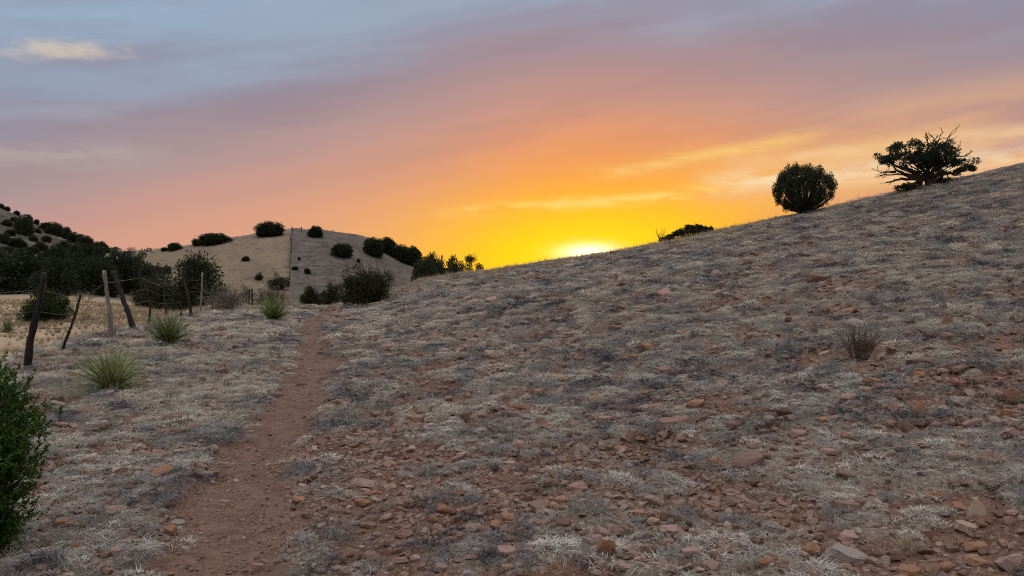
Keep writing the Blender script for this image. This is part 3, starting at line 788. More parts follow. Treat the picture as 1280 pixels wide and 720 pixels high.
# ---- bushes by the far end of the trail
def bush(name, px, py, w, h, seed, mat, label, cat='bush', n=34, leaf=.06, per=150, twig=None, lean=0.0, depth=None, lump=(.13, .24), stems=10, dome=False):
    rng = np.random.default_rng(seed)
    p, ex = (spot(px, py, 120), 0) if depth is None else under(px, py, depth)
    s = mpp(p); w, h = w * s, h * s + max(ex, -.3); st, cr = MB(), MB(); st.tube(np.array([[0, 0, -.2], [0, 0, .04]]), [.09, .07], 6)
    for i in range(stems):
        th = rng.uniform(0, 6.28); q = rng.random() ** .5
        e = np.array([w * .4 * q * math.cos(th) + lean * h, w * .35 * q * math.sin(th), h * rng.uniform(.55, 1.0)])
        limb(st, (0.06 * math.cos(th), 0.06 * math.sin(th), -.12), e, .03 * h / 1.5 + .006, .008, rng, 6, .07, 0, 5)
    w *= 1.12; nl = 5
    lob = [(rng.uniform(-.30, .30), rng.uniform(-.25, .25), rng.uniform(.62, 1.0), rng.uniform(.20, .30)) for _ in range(nl)]
    lob[0] = (rng.uniform(-.08, .08), 0, 1.0, .28); lob[1] = (-.34, .05, rng.uniform(.45, .75), .17); lob[2] = (.34, -.05, rng.uniform(.45, .8), .17)
    if dome: lob = [(0, 0, 1.0, .46)] * 4 + [(.1, 0, .9, .4)]; w *= .9
    for i in range(n):
        lx, ly, lh, lr = lob[i % nl]
        th = rng.uniform(0, 6.28); z = rng.random() ** .85
        prof = math.sqrt(max(0, 1 - max(0, (z - .3) / .72) ** 2))
        q = rng.uniform(.3, 1.0) * prof
        r = min(w, h) * rng.uniform(*lump) * rng.uniform(.6, 1.1)
        zz = z * lh
        c = np.array([w * (lx + lr * q * math.cos(th)) + lean * h * zz, w * .85 * (ly + lr * q * math.sin(th)), max(.05 * h, h * (.03 + .90 * zz))])
        clump(cr, c, (r, r, r * rng.uniform(.9, 1.7)), per, leaf * 1.3, rng, up=.7, shell=.2)
    clump(cr, (lean * h * .35, 0, h * .34), (w * .30, w * .26, h * .32), int(per * n * .20), leaf * 1.9, rng, shell=.2, narrow=.7)
    clump(cr, (0, 0, h * .14), (w * .34, w * .28, h * .14), int(per * n * .10), leaf * 1.7, rng, shell=.2, narrow=.7)
    if twig:
        for i in range(twig):
            th = rng.uniform(0, 6.28); q = w * .3 * rng.random()
            twigs(st, np.array([q * math.cos(th), q * math.sin(th), h * .55]), unit(np.array([math.cos(th) * .4, math.sin(th) * .4, 1])), h * .3, .012, 1, rng, .4, 2, 3)
    o = empty(name, p); build(st, 'stem', M['bark'], o); build(cr, 'foliage', mat, o)
    return tag(o, label, cat)
bush('leafy_bush', 458, 381, 62, 58, 91, M['brush'], 'tall olive-dark bush at the right of the trail where it drops from sight', n=52, leaf=.055, per=190, twig=5, lump=(.12, .20), lean=.10)
bush('leafy_bush', 389, 377, 32, 22, 92, M['brush'], 'low olive bush at the left of the trail end, left of its taller neighbour', n=26, leaf=.06, depth=40)
bush('leafy_bush', 412, 377, 28, 30, 93, M['brush'], 'ragged middle bush between the low olive bush and the tall one at the trail end', n=26, leaf=.06, twig=5, depth=42)
bush('round_bush', 57, 404, 66, 42, 94, M['deepgreen'], 'rounded green bush in the yellow field behind the nearest fence post', n=70, leaf=.055, per=190, lump=(.14, .22), dome=True)
bush('round_bush', 207, 386, 15, 18, 95, M['juniper'], 'small dark bush in the yellow field behind the bent thin stakes', n=14, leaf=.06, per=90)
bush('juniper_bush', 246, 378, 72, 54, 96, M['juniper'], 'big dark juniper behind the fence, left of the spiny grey cholla', n=80, leaf=.10, per=190, depth=42, lump=(.14, .22), dome=True)
bush('juniper_bush', 205, 366, 44, 24, 97, M['juniper'], 'low dark bush joining the left side of the big juniper behind the fence', n=26, leaf=.10, depth=50)
bush('juniper_bush', 324, 350, 11, 10, 98, M['juniper'], 'small round bush at the foot of the hill, left of its larger neighbour', n=12, leaf=.10, per=80)
bush('juniper_bush', 347, 362, 26, 20, 99, M['juniper'], 'dark spreading bush at the foot of the hill fence', n=24, leaf=.10)
bush('juniper_bush', 209, 342, 11, 9, 110, M['juniper'], 'small dark bush in the gap between the grove and the big juniper', n=12, leaf=.14, per=80)
bush('scrub_bush', 197, 342, 16, 12, 111, M['greyleaf'], 'reddish grey scrub bush at the cut bank behind the grove', n=12, leaf=.14, per=60)
bush('juniper_bush', 187, 372, 40, 26, 112, M['juniper'], 'low dark bush between the right end of the grove and the big juniper', n=26, leaf=.10, depth=60)
bush('small_tree', 308, 379, 19, 29, 113, M['greyleaf'], 'little grey-green tree on two dark stems between the two brown thickets', 'tree', n=16, leaf=.07, per=80, stems=3)
def cholla(px, py, w, h, seed, label, n=26, mat='cholla'):
    rng = np.random.default_rng(seed); p = spot(px, py, 80); s = mpp(p); mb, fr = MB(), MB()
    for i in range(n):
        th = rng.uniform(0, 6.28); q = rng.random() ** .5
        a = np.array([w * s * .34 * q * math.cos(th), w * s * .34 * q * math.sin(th), -.03])
        d = unit(np.array([math.cos(th) * .8 * q, math.sin(th) * .8 * q, .8]))
        twigs(mb, a, d, h * s * .36, .024, 3, rng, .62, 3, 4, .08)
    m2 = MB()  # spine clumps, not leaves; the part is named foliage
    for i in range(n * 9):
        c = np.array([rng.normal(0, w * s * .22), rng.normal(0, w * s * .2), abs(rng.normal(.45, .28)) * h * s]); clump(m2, c, (.05, .05, .05), 9, .05, rng)
    o = empty('cholla_cactus' if mat == 'cholla' else 'dry_thicket', p); build(mb, 'stem', M[mat], o); build(m2, 'foliage', M[mat], o)
    return tag(o, label, 'cactus' if mat == 'cholla' else 'bush')
cholla(281, 387, 46, 34, 121, 'tangled grey cholla cactus at the fence line in front of the big juniper', 30)
cholla(337, 382, 34, 27, 122, 'brown dry thicket behind the farthest yucca', 22, 'twig')
cholla(192, 378, 16, 17, 123, 'small ragged cholla cactus in the field behind the curved fence stake', 9)
cholla(106, 375, 22, 14, 124, 'low greyish cholla cactus in front of the grove, over the thin leaning stake', 9)

# dead fallen branch plant by the second stake
def dead_branch():
    rng = np.random.default_rng(131); p = spot(101, 403, 80); s = mpp(p); mb = MB(); mb.tube(np.array([[0, 0, -.08], [0, 0, .03]]), [.03, .025], 5)
    for d, L in [((.9, .2, .75), 20), ((.9, -.2, .25), 22), ((.5, 0, 1), 18), ((-.5, 0, .9), 10)]:
        twigs(mb, np.array([0, 0, 0.02]), unit(np.array(d)), L * s * .55, .018, 2, rng, .5, 2, 4)
    single('dead_branch_plant', mb, M['twig'], p, 'bare crooked branch sprawling in the field right of the thin leaning stake', 'plant')
dead_branch()

# dead twiggy shrub on the slope
def twig_shrub(px, py, w, h, seed, label, n=46):
    rng = np.random.default_rng(seed); p = spot(px, py, 60); s = mpp(p); mb = MB()
    for i in range(n):
        th = rng.uniform(0, 6.28); q = rng.random() ** .6
        d = unit(np.array([math.cos(th) * .55 * q, math.sin(th) * .55 * q, 1]))
        a = np.array([math.cos(th), math.sin(th), 0]) * q * w * s * .22
        twigs(mb, a, d, h * s * rng.uniform(.42, .7), .0042, 2, rng, .20, 3, 3, .05)
    single('dead_shrub', mb, M['twig'], p - np.array([0, 0, .02]), label, 'bush')
twig_shrub(1074, 449, 40, 33, 141, 'bare dark twiggy shrub standing alone on the right slope')

# ---- yuccas
def yucca(px, py, w, h, seed, label, n=170, skirt=60, depth=None, squash=1.0):
    rng = np.random.default_rng(seed); p = spot(px, py, 80) if depth is None else at_depth(px, py, depth); s = mpp(p); w, h = w * s, h * s
    bl, dr = MB(), MB()
    n = int(n * 1.6); th = rng.uniform(0, 6.28, n); ph = np.arcsin(rng.uniform(.08, 1.0, n) ** .75)
    d = np.stack([np.cos(th) * np.cos(ph), np.sin(th) * np.cos(ph), np.sin(ph)], 1)
    L = np.minimum(h / np.maximum(np.sin(ph), .3), w * .62 / np.maximum(np.cos(ph), .25)) * rng.uniform(.75, 1.2, n)
    bend = np.stack([np.zeros(n), np.zeros(n), -rng.uniform(.02, .22, n)], 1)
    bl.blades(np.array([0, 0, .08 * h]) + rng.normal(0, .04 * w, (n, 3)), d, L, rng.uniform(.014, .024, n) * max(1, p[1] / 14), bend, rng, 4)
    skirt = int(skirt * 1.6); th = rng.normal(rng.uniform(0, 6.28), 1.5, skirt); ph = rng.uniform(-.12, .45, skirt)
    d = np.stack([np.cos(th) * np.cos(ph), np.sin(th) * np.cos(ph), np.sin(ph)], 1)
    dr.blades(np.array([0, 0, .10 * h]) + rng.normal(0, .03 * w, (skirt, 3)), d, w * .42 * rng.uniform(.6, 1.1, skirt), np.full(skirt, .013) * max(1, p[1] / 16), np.array([[0, 0, -.25]]), rng, 3)
    o = empty('yucca_plant', p); build(bl, 'blade_rosette', M['yucca'], o); build(dr, 'dead_blade_skirt', M['straw'], o)
    return tag(o, label, 'yucca')
yucca(138, 488, 78, 54, 151, 'nearest spiky green yucca, beside the boulder between trail and fence', 260, 90)
yucca(211, 431, 56, 40, 152, 'bushy yellow-green yucca in front of the thin bent stakes', 260, 50)
yucca(342, 402, 42, 36, 153, 'farthest grey-green yucca left of the trail, before the brown thicket', 170, 40)
yucca(10, 416, 20, 18, 154, 'small pale yucca out in the yellow field at the left photo edge', 70, 30)

# ---- the juniper at the left edge of the photo
def edge_juniper():
    rng = np.random.default_rng(161); p = np.array([-3.17, 4.1, 0.0]); p[2] = float(ground_z(p[0], p[1])); st, cr = MB(), MB()
    H_, W_ = 1.10, .43
    for i in range(330):
        th = rng.uniform(0, 6.28); z = rng.uniform(.02, 1)
        prof = (0.70 + 0.42 * math.sin(min(z, .75) / .75 * math.pi * .62)) * (1 if z < .62 else math.sqrt(max(0, 1 - ((z - .62) / .40) ** 2)))
        q = rng.uniform(.55, 1.0) * prof
        e = np.array([W_ * q * math.cos(th), W_ * q * math.sin(th), H_ * (.02 + .96 * z)])
        a = np.array([0.04 * math.cos(th), .04 * math.sin(th), H_ * max(.0, z * .6 - .1)])
        path = limb(st, a, e, .012, .004, rng, 6, .05, -.05, 4)
        ax = unit(e - a + np.array([0, 0, .18]))
        for k in range(16):
            o_ = e + rng.normal(0, .052, 3) - ax * rng.uniform(0, .12)
            d = unit(ax + rng.normal(0, .42, 3)); L = rng.uniform(.035, .085); n = 24
            t = rng.random((n, 1)); pos = o_ + d * L * t
            ld = unit(d * .9 + rng.normal(0, .6, (n, 3)))
            cr.leaves(pos, ld, rng.uniform(.012, .026, n), rng.uniform(.006, .010, n), rng)
    clump(cr, (0, 0, H_ * .46), (W_ * .72, W_ * .72, H_ * .45), 16000, .045, rng, shell=.1)
    o = empty('juniper_bush', p); build(st, 'stem', M['bark'], o); build(cr, 'foliage', M['green'], o)
    tag(o, 'bright green juniper bush close to the camera at the left edge of the photo', 'bush')
edge_juniper()

# ------------------------------------------------------------------ barbed wire fence along the trail
POSTS = [  # base and the points up the post (px), radii in px at base and top, material, label
    ([(33, 461), (38, 425), (45, 398), (51, 372), (55, 341)], 7.5, 4.6, 'post_dark', 'thick dark post leaning right, nearest of the fence'),
    ([(74, 441), (86, 415), (94, 393), (101, 367)], 3.0, 2.2, 'post_dark', 'thin dark stake leaning hard to the right'),
    ([(138, 422), (138, 397), (134, 368), (130, 338)], 4.6, 3.6, 'post_grey', 'pale weathered upright post'),
    ([(170, 413), (159, 387), (150, 364), (141, 339)], 5.4, 4.2, 'post_dark', 'thick dark post leaning left'),
    ([(183, 407), (189, 388), (184, 366), (178, 350), (173, 341)], 2.3, 1.4, 'post_dark', None),
    ([(209, 396), (205, 374), (203, 350)], 1.6, 1.2, 'post_dark', None),
    ([(225, 398), (227, 386), (224, 375)], 1.7, 1.3, 'post_dark', None),
    ([(240, 395), (235, 370), (227, 341)], 3.4, 2.0, 'post_dark', None),
    ([(250, 392), (252, 368), (253, 341)], 1.9, 1.8, 'post_grey', None),
    ([(311, 383), (311, 372), (312, 361)], 1.7, 1.6, 'post_dark', None),
    ([(316, 383), (315, 372), (315, 361)], 1.7, 1.5, 'post_dark', None),
]
def trail_fence():
    rng = np.random.default_rng(301)
    root = empty('barbed_wire_fence', spot(138, 422))
    tag(root, 'old barbed wire fence on crooked wooden posts along the edge of the yellow field', 'fence')
    R0 = np.array(root.location); lines = []
    for k, (pts, r0, r1, mt, lab) in enumerate(POSTS):
        b = spot(*pts[0]); Y = b[1]; s = mpp(b)
        P = np.array([at_depth(x, y, Y + 0.10 * i * (1 if k % 2 else -1) * .4) for i, (x, y) in enumerate(pts)])
        P[0] = b - np.array([0, 0, .12])
        t = np.linspace(0, len(P) - 1, 16)
        Q = np.stack([np.interp(t, np.arange(len(P)), P[:, i]) for i in range(3)], 1)
        for _ in range(2): Q[1:-1] = .25 * Q[:-2] + .5 * Q[1:-1] + .25 * Q[2:]
        Q += rng.normal(0, .006 + .004 * r0 * s * 8, (16, 3)) * np.linspace(.5, 1, 16)[:, None] * .6
        rad = np.linspace(r0, r1, 16) * .62 * s * (1 + rng.normal(0, .07, 16))
        if k == 2: rad[4] *= 1.3; rad[5] *= 1.22
        mb = MB(); mb.tube(Q - R0, rad, 9)
        # roughen the section so the wood is not a turned cylinder
        v = mb.v[0]; v += (rng.normal(0, .10, (len(v) // 9, 9, 1)).repeat(3, 2).reshape(-1, 3) * np.repeat(rad, 9)[:, None] * rng.normal(0, 1, (len(v), 3)) * .9).astype(np.float32)
        o = build(mb, 'fence_post', M[mt], root, True)
        if lab: o['label'] = lab
        if k == 2:     # split stump left standing against it
            mb = MB(); limb(mb, spot(143, 421) - R0 - np.array([0, 0, .1]), at_depth(144, 406, Y) - R0, .045, .025, rng, 5, .04); build(mb, 'post_stub', M['post_grey'], o, True)
        lines.append((Q, Y))
    def on_post(k, f):
        Q, _ = lines[k]; i = 2 + f * 13
        return np.array([np.interp(i, np.arange(16), Q[:, j]) for j in range(3)])
    order = [0, 1, 2, 3, 4, 5, 7, 8, 9]
    for f, sagk in [(.80, .012), (.52, .02), (.30, .03)]:
        pts = []
        start = on_post(0, f) + np.array([-5.0, -4.5 if f > .6 else -3.6, -.45 if f > .6 else -.5]) * .55
        stops = [start] + [on_post(k, min(f * (1.12 if k in (1,) else 1), .97)) for k in order]
        if f < .4: stops = stops[:8]
        for a, b in zip(stops[:-1], stops[1:]):
            t = np.linspace(0, 1, 9)[:-1, None]; seg = a + (b - a) * t
            seg[:, 2] -= (sagk * np.sin(t * math.pi) * min(1, np.linalg.norm(b - a) / 4))[:, 0] * rng.uniform(.4, 1.3)
            pts.append(seg)
        pts.append(stops[-1][None]); W_ = np.concatenate(pts) - R0
        mb = MB(); mb.tube(W_, .0042, 4)
        for i in range(0, len(W_) - 1):      # barbs
            for u in (.25, .75):
                c = W_[i] + (W_[i + 1] - W_[i]) * u
                for q in range(2):
                    d = unit(rng.normal(0, 1, 3)) * .014; mb.tube(np.array([c - d, c + d]), .0015, 3, False)
        build(mb, 'wire', M['wire'], root)
trail_fence()

# ------------------------------------------------------------------ fence running straight up the middle hill
def hill_fence():
    rng = np.random.default_rng(302)
    px = [(361.5, 357), (362, 350), (362.3, 343), (362.6, 336), (363, 329), (363.3, 322), (363.6, 316), (364, 310), (364.3, 304), (364.6, 299), (365, 294), (365.3, 290)]
    P = [spot(x, y, 300) for x, y in px]
    root = empty('hill_fence', P[0]); R0 = np.array(P[0])
    tag(root, 'far wire fence running straight up the face of the middle hill to a gate frame', 'fence')
    tops = []
    for k, p in enumerate(P):
        mb = MB(); limb(mb, p - R0 - np.array([0, 0, .3]), p - R0 + np.array([rng.normal(0, .10), 0, 1.2 + rng.normal(0, .15)]), .085, .07, rng, 4, .02)
        build(mb, 'fence_post', M['post_dark'], root); tops.append(p - R0 + np.array([0, 0, 1.2]))
    for dz in (0, -.4, -.8):
        mb = MB(); mb.tube(np.array(tops) + np.array([0, 0, dz]), .02, 4); build(mb, 'wire', M['wire'], root)
    g0 = spot(366, 289, 300)
    gx = 11 * mpp(g0)
    gr = MB()
    for x, h in ((0, .7), (gx, .9)):
        q = np.array([g0[0] + x, g0[1], float(ground_z(g0[0] + x, g0[1]))]) - R0
        limb(gr, q - np.array([0, 0, .3]), q + np.array([0, 0, h]), .10, .08, rng, 4, .01)
        if x == 0: qa = q
    limb(gr, qa + np.array([0, 0, .5]), q + np.array([0, 0, .55]), .06, .06, rng, 5, .01)
    build(gr, 'gate_frame', M['post_dark'], root)
hill_fence()

# ------------------------------------------------------------------ rocks
def rock_mesh(kind, seed):
    rng = np.random.default_rng(seed); bm = bmesh.new()
    n = {'block': 22, 'slab': 20, 'wedge': 9, 'round': 40}[kind]
    p = rng.uniform(-1, 1, (n, 3))
    if kind in ('round', 'block'):
        q = 3.4 if kind == 'block' else 2.3
        p = p / (np.abs(p) ** q).sum(1, keepdims=True) ** (1 / q) * rng.uniform(.82, 1, (n, 1))
    if kind == 'slab':
        th = np.linspace(0, 6.283, n // 2, endpoint=False) + rng.normal(0, .12, n // 2); rr = rng.uniform(.70, 1, n // 2)
        top = np.stack([rr * np.cos(th), rr * np.sin(th), .75 + rng.normal(0, .16, n // 2)], 1); bot = top * np.array([1.02, 1.02, 0]) + np.array([0, 0, -1]) + rng.normal(0, .08, top.shape)
        p = np.concatenate([top * np.array([.88, .88, 1]), bot])
    if kind == 'wedge':
        p = np.array([[-.9, -.6, -1], [.9, -.7, -1], [.8, .6, -1], [-.7, .7, -1], [.30, .1, 1.0], [-.12, .2, .72], [-.72, -.3, -.1], [.82, -.35, .1], [.5, .5, .45]]) + rng.normal(0, .13, (9, 3))
    for v in p: bm.verts.new(v)
    r = bmesh.ops.convex_hull(bm, input=bm.verts)
    junk = [e for e in set(r['geom_interior'] + r['geom_unused']) if isinstance(e, bmesh.types.BMVert)]
    bmesh.ops.delete(bm, geom=junk, context='VERTS')
    bmesh.ops.dissolve_limit(bm, angle_limit=.12, verts=bm.verts, edges=bm.edges)
    bmesh.ops.bevel(bm, geom=list(bm.edges), offset=.07, segments=1, affect='EDGES', clamp_overlap=True)
    bmesh.ops.triangulate(bm, faces=bm.faces)
    bmesh.ops.subdivide_edges(bm, edges=bm.edges, cuts=1, use_grid_fill=True)
    for v in bm.verts: v.co += Vector(rng.normal(0, .022, 3))
    me = bpy.data.meshes.new('rock'); bm.to_mesh(me); bm.free(); return me
ROCKS = {}
def rock_variant(kind, col, i):
    k = (kind, col, i)
    if k not in ROCKS:
        me = rock_mesh(kind, 400 + i * 7 + len(kind)); me.materials.append(M['rock_' + col]); ROCKS[k] = me
    return ROCKS[k]
rngR = np.random.default_rng(404)
def rock(px, py, w, h, kind, col, label, group=None, tilt=None):
    """a stone whose foot shows at py + h/2; w, h: how large it shows, in photo pixels"""
    p = spot(px, py + h * .42, 60); s = mpp(p)
    o = bpy.data.objects.new('rock', rock_variant(kind, col, int(rngR.integers(0, 5)))); COL.objects.link(o)
    W_, H_ = w * s, h * s
    look = max(.12, (CAM[2] - p[2]) / max(1, np.hypot(p[0], p[1])))          # how steeply we look down on it
    if kind == 'slab': d = min(W_ * .75, H_ * .7 / look); z = max(H_ * .55, .12 * W_)
    elif kind == 'wedge': d = W_ * .7; z = H_ * .95
    else: d = W_ * .72; z = H_ * .85
    o.scale = (W_ * .52, d * .5, z * .55)
    o.location = (p[0], p[1] + d * .15, p[2] + z * .22)
    t = (.13 if kind != 'wedge' and h < w else .30) if tilt is None else tilt
    o.rotation_euler = (rngR.normal(0, t), rngR.normal(-.05, t), rngR.uniform(-.5, .5) + (math.pi if rngR.random() < .5 and kind != 'wedge' else 0))
    return tag(o, label, 'rock', group)
NOTABLE = [
    (618, 440, 26, 17, 'block', 'tan', 'pale tan block of stone standing out alone on the slope below the sun'),
    (829, 461, 23, 13, 'block', 'brown', 'squared brown block on the slope, straight below the low crest shrub'),
    (842, 523, 54, 20, 'slab', 'brown', 'long flat brown slab half sunk in grass on the middle of the slope'),
    (758, 680, 26, 32, 'block', 'orange', 'upright pointed rust-coloured rock near the bottom edge of the slope'),
    (843, 661, 42, 19, 'round', 'pink', 'smooth pale pink oval rock, lightest of the lower slope'),
    (633, 685, 36, 20, 'slab', 'pink', 'pale pink five-sided rock in grey grass near the bottom edge'),
    (557, 636, 27, 15, 'block', 'orange', 'small blunt orange-brown rock on bare gravel right of the trail'),
    (542, 648, 16, 14, 'block', 'orange', 'dull gravel-coloured stone leaning on the blunt orange rock'),
    (457, 600, 40, 17, 'slab', 'pink', 'pointed pink slab under an overhanging grey tuft right of the trail'),
    (938, 573, 48, 24, 'round', 'brown', 'broad humped brown rock with a grey top on the lower slope'),
    (893, 575, 22, 14, 'round', 'orange', 'small rounded orange stone touching the left of the humped brown rock'),
    (965, 657, 38, 21, 'round', 'grey', 'domed grey-pink rock in the lower slope with grass over its edge'),
    (927, 705, 18, 26, 'wedge', 'tan', 'narrow upright tan shard at the bottom edge of the slope'),
    (864, 688, 26, 15, 'round', 'pink', 'flat pale pink rock directly under the smooth oval one'),
    (886, 703, 18, 14, 'block', 'pink', 'small pinkish block left of the upright tan shard'),
    (816, 650, 20, 13, 'round', 'tan', 'small golden-brown stone at the left end of the smooth oval rock'),
    (834, 643, 20, 18, 'block', 'brown', 'brown tilted stone behind the smooth pale oval rock'),
    (729, 690, 22, 16, 'slab', 'pink', 'flat pink chip at the left foot of the upright pointed rust rock'),
    (1222, 630, 25, 31, 'wedge', 'tan', 'upright tan pointed rock in the lower right, taller than its neighbours'),
    (1201, 632, 22, 14, 'block', 'orange', 'dark-sided orange block left of the upright tan pointed rock'),
    (1251, 618, 20, 22, 'wedge', 'grey', 'grey upright rock by the photo edge beyond the tan pointed one'),
    (1063, 690, 62, 30, 'slab', 'grey', 'largest grey slab of the lower right, split along a ledge'),
    (1068, 668, 46, 12, 'slab', 'pink', 'thin pink ledge of stone lying over the largest grey slab'),
    (1058, 628, 42, 20, 'slab', 'brown', 'brown flat rock above the split grey slab'),
    (1014, 684, 24, 18, 'round', 'orange', 'rounded red-brown stone just left of the largest grey slab'),
    (1138, 710, 40, 17, 'slab', 'orange', 'long brick-coloured slab on the bottom edge at the lower right'),
    (1183, 706, 20, 16, 'round', 'orange', 'knobbly orange stone right of the long brick-coloured slab'),
    (1225, 700, 36, 14, 'slab', 'orange', 'flat orange ledge on the bottom edge near the right corner'),
    (1271, 697, 34, 30, 'wedge', 'pink', 'big pink rock in the bottom right corner of the photo'),
    (1212, 655, 34, 15, 'slab', 'tan', 'tan slab bridging grass in front of the upright pointed rock'),
    (1208, 501, 52, 22, 'round', 'grey', 'large domed grey-brown boulder near the right edge, middle of the slope'),
    (1148, 507, 22, 22, 'wedge', 'orange', 'bright orange split shard pointing up on the right slope'),
    (1138, 504, 18, 14, 'block', 'brown', 'brown half of the split rock beside the bright orange shard'),
    (1155, 441, 34, 7, 'slab', 'tan', 'long thin pale slab right of the dead shrub'),
    (1152, 452, 34, 13, 'block', 'brown', 'low rough brown rock under the long thin pale slab'),
    (1201, 459, 26, 10, 'round', 'brown', 'rounded brown rock to the right of the long thin pale slab'),
    (1090, 484, 30, 7, 'slab', 'tan', 'thin whitish flat chip below the dead shrub'),
    (1094, 475, 26, 13, 'block', 'orange', 'reddish rock behind the thin whitish chip'),
    (1062, 495, 24, 14, 'round', 'pink', 'rounded pink stone left of the thin whitish chip'),
    (1033, 484, 36, 11, 'slab', 'brown', 'flat dull brown slab below and left of the dead shrub'),
    (1268, 490, 26, 24, 'block', 'orange', 'big broken orange rock at the right edge behind straw grass'),
    (1268, 515, 28, 16, 'block', 'orange', 'dark orange rock under the straw grass at the right edge'),
    (1183, 400, 17, 15, 'wedge', 'orange', 'small upright rust-red rock high on the right slope'),
    (1140, 415, 28, 10, 'block', 'orange', 'rust-stained low rock left below the small upright rust-red one'),
    (1020, 345, 21, 13, 'block', 'brown', 'dark red-brown block high on the slope under the round ridge juniper'),
    (1009, 348, 14, 9, 'slab', 'orange', 'small reddish slab leaning on the high red-brown block'),
    (998, 540, 24, 16, 'block', 'pink', 'brick-pink rock with a flat face in the middle of the lower slope'),
    (1011, 554, 24, 9, 'slab', 'pink', 'flat pink stone just below the brick-pink rock'),
    (1038, 562, 24, 9, 'slab', 'pink', 'pale pink chip to the right of two flat pink stones'),
    (1222, 546, 22, 15, 'block', 'grey', 'grey-pink angular rock below the domed boulder by the right edge'),
    (1204, 554, 17, 11, 'block', 'orange', 'orange stone to the left of the grey-pink angular rock'),
    (1234, 567, 18, 12, 'wedge', 'pink', 'pinkish pointed stone below the grey-pink angular rock'),
    (1217, 527, 26, 14, 'block', 'pink', 'two-faced pink rock just under the domed boulder'),
    (1195, 527, 22, 7, 'slab', 'tan', 'thin tan chip left of the two-faced pink rock'),
    (499, 532, 19, 13, 'block', 'brown', 'brown stone in pale grass on the slope right of the trail bend'),
    (543, 509, 14, 9, 'round', 'brown', 'small dark brown stone upslope of the brown stone right of the trail'),
    (583, 516, 12, 10, 'round', 'orange', 'small bright orange stone on the slope right of the trail'),
    (568, 547, 14, 8, 'slab', 'pink', 'small pink chip below the bright orange stone'),
    (630, 576, 36, 14, 'slab', 'pink', 'wide flat pinkish rock with a dark underside on the central slope'),
    (642, 562, 12, 11, 'block', 'orange', 'small cube-like orange stone over the wide flat pinkish rock'),
    (622, 551, 28, 9, 'slab', 'brown', 'low brown slab upslope of the small cube-like orange stone'),
    (689, 602, 20, 13, 'block', 'brown', 'dull brown stone with dry grass over it on the central slope'),
    (703, 623, 22, 17, 'round', 'orange', 'rust-brown rounded rock right of the central gravel patch'),
    (688, 622, 16, 10, 'block', 'brown', 'low brown stone pressed against the rust-brown rounded rock'),
    (486, 688, 12, 14, 'wedge', 'orange', 'thin upright orange chip right of the lower trail'),
    (584, 716, 20, 14, 'round', 'grey', 'grey rounded stone cut by the bottom edge of the photo'),
    (527, 707, 13, 12, 'round', 'orange', 'small orange-brown stone near the bottom edge right of the trail'),
    (553, 707, 22, 11, 'slab', 'pink', 'pale flat pink stone between two stones at the bottom edge'),
    (280, 626, 19, 9, 'slab', 'pink', 'flat reddish stone lying in the middle of the bare trail'),
    (197, 564, 16, 15, 'block', 'pink', 'squarish pink stone at the left border of the trail'),
    (212, 660, 20, 19, 'block', 'orange', 'orange-brown rock at the left border of the lower trail'),
    (222, 652, 26, 7, 'slab', 'grey', 'pale grey flat stone over the orange rock at the trail border'),
    (435, 420, 14, 11, 'block', 'brown', 'lone brown stone right of the trail near its far end'),
    (403, 440, 15, 5, 'slab', 'dark', 'dark flat stone on the trail, farther of two'),
    (376, 479, 19, 6, 'slab', 'dark', 'dark flat stone at the right rim of the trail'),
    (346, 493, 19, 6, 'slab', 'dark', 'dark flat stone on the trail, nearest of the dark ones'),
    (322, 707, 20, 17, 'block', 'pink', 'pinkish block on gravel at the right of the lower trail'),
    (374, 622, 20, 12, 'block', 'orange', 'red-brown stone on the gravel strip right of the trail'),
    (378, 606, 15, 8, 'slab', 'pink', 'small salmon chip above the red-brown stone on the gravel strip'),
    (64, 505, 36, 22, 'round', 'grey', 'grey boulder left of the nearest yucca'),
    (105, 513, 40, 16, 'round', 'brown', 'wide brown boulder at the foot of the nearest yucca'),
    (78, 651, 32, 15, 'block', 'orange', 'reddish block right of the green juniper at the left photo edge'),
    (92, 682, 20, 14, 'wedge', 'orange', 'tilted reddish chip below the reddish block at the lower left'),
    (144, 686, 22, 12, 'slab', 'pink', 'pale salmon flat stone at the lower left'),
    (162, 691, 14, 12, 'wedge', 'brown', 'little upright brown stone beside the pale salmon flat one'),
    (139, 664, 24, 10, 'slab', 'brown', 'flat brown stone above the pale salmon one at the lower left'),
    (143, 635, 26, 11, 'block', 'pink', 'wide pink stone amid pale tufts left of the trail'),
    (112, 588, 15, 9, 'block', 'orange', 'small reddish stone in pale tufts right of the upper edge juniper'),
    (91, 614, 12, 8, 'block', 'brown', 'tiny brown stone right of the edge juniper'),
    (159, 533, 17, 11, 'block', 'pink', 'pink stone below the nearest yucca'),
    (146, 545, 18, 8, 'slab', 'brown', 'flat brown stone just under the pink stone below the nearest yucca'),
    (172, 418, 17, 7, 'slab', 'brown', 'flat brown rock at the foot of the thick leaning post'),
    (85, 440, 14, 8, 'block', 'orange', 'orange stone at the foot of the thin leaning stake'),
    (82, 452, 12, 8, 'block', 'brown', 'brown stone below the orange one at the thin leaning stake'),
    (767, 315, 11, 8, 'round', 'brown', 'rounded rock on the skyline at the right of the setting sun'),
    (876, 292, 7, 5, 'block', 'brown', 'small rock on the crest just right of the low shrub'),
    (1085, 250, 8, 5, 'block', 'brown', 'small knob of rock on the ridge skyline between the two ridge trees'),
    (1225, 289, 16, 7, 'round', 'brown', 'rounded brown rock below the ridge skyline at the far right'),
    (770, 408, 24, 12, 'block', 'brown', 'rugged brown rock on the slope under the sun'),
    (655, 507, 20, 10, 'block', 'orange', 'reddish stone in grass in the middle of the photo'),
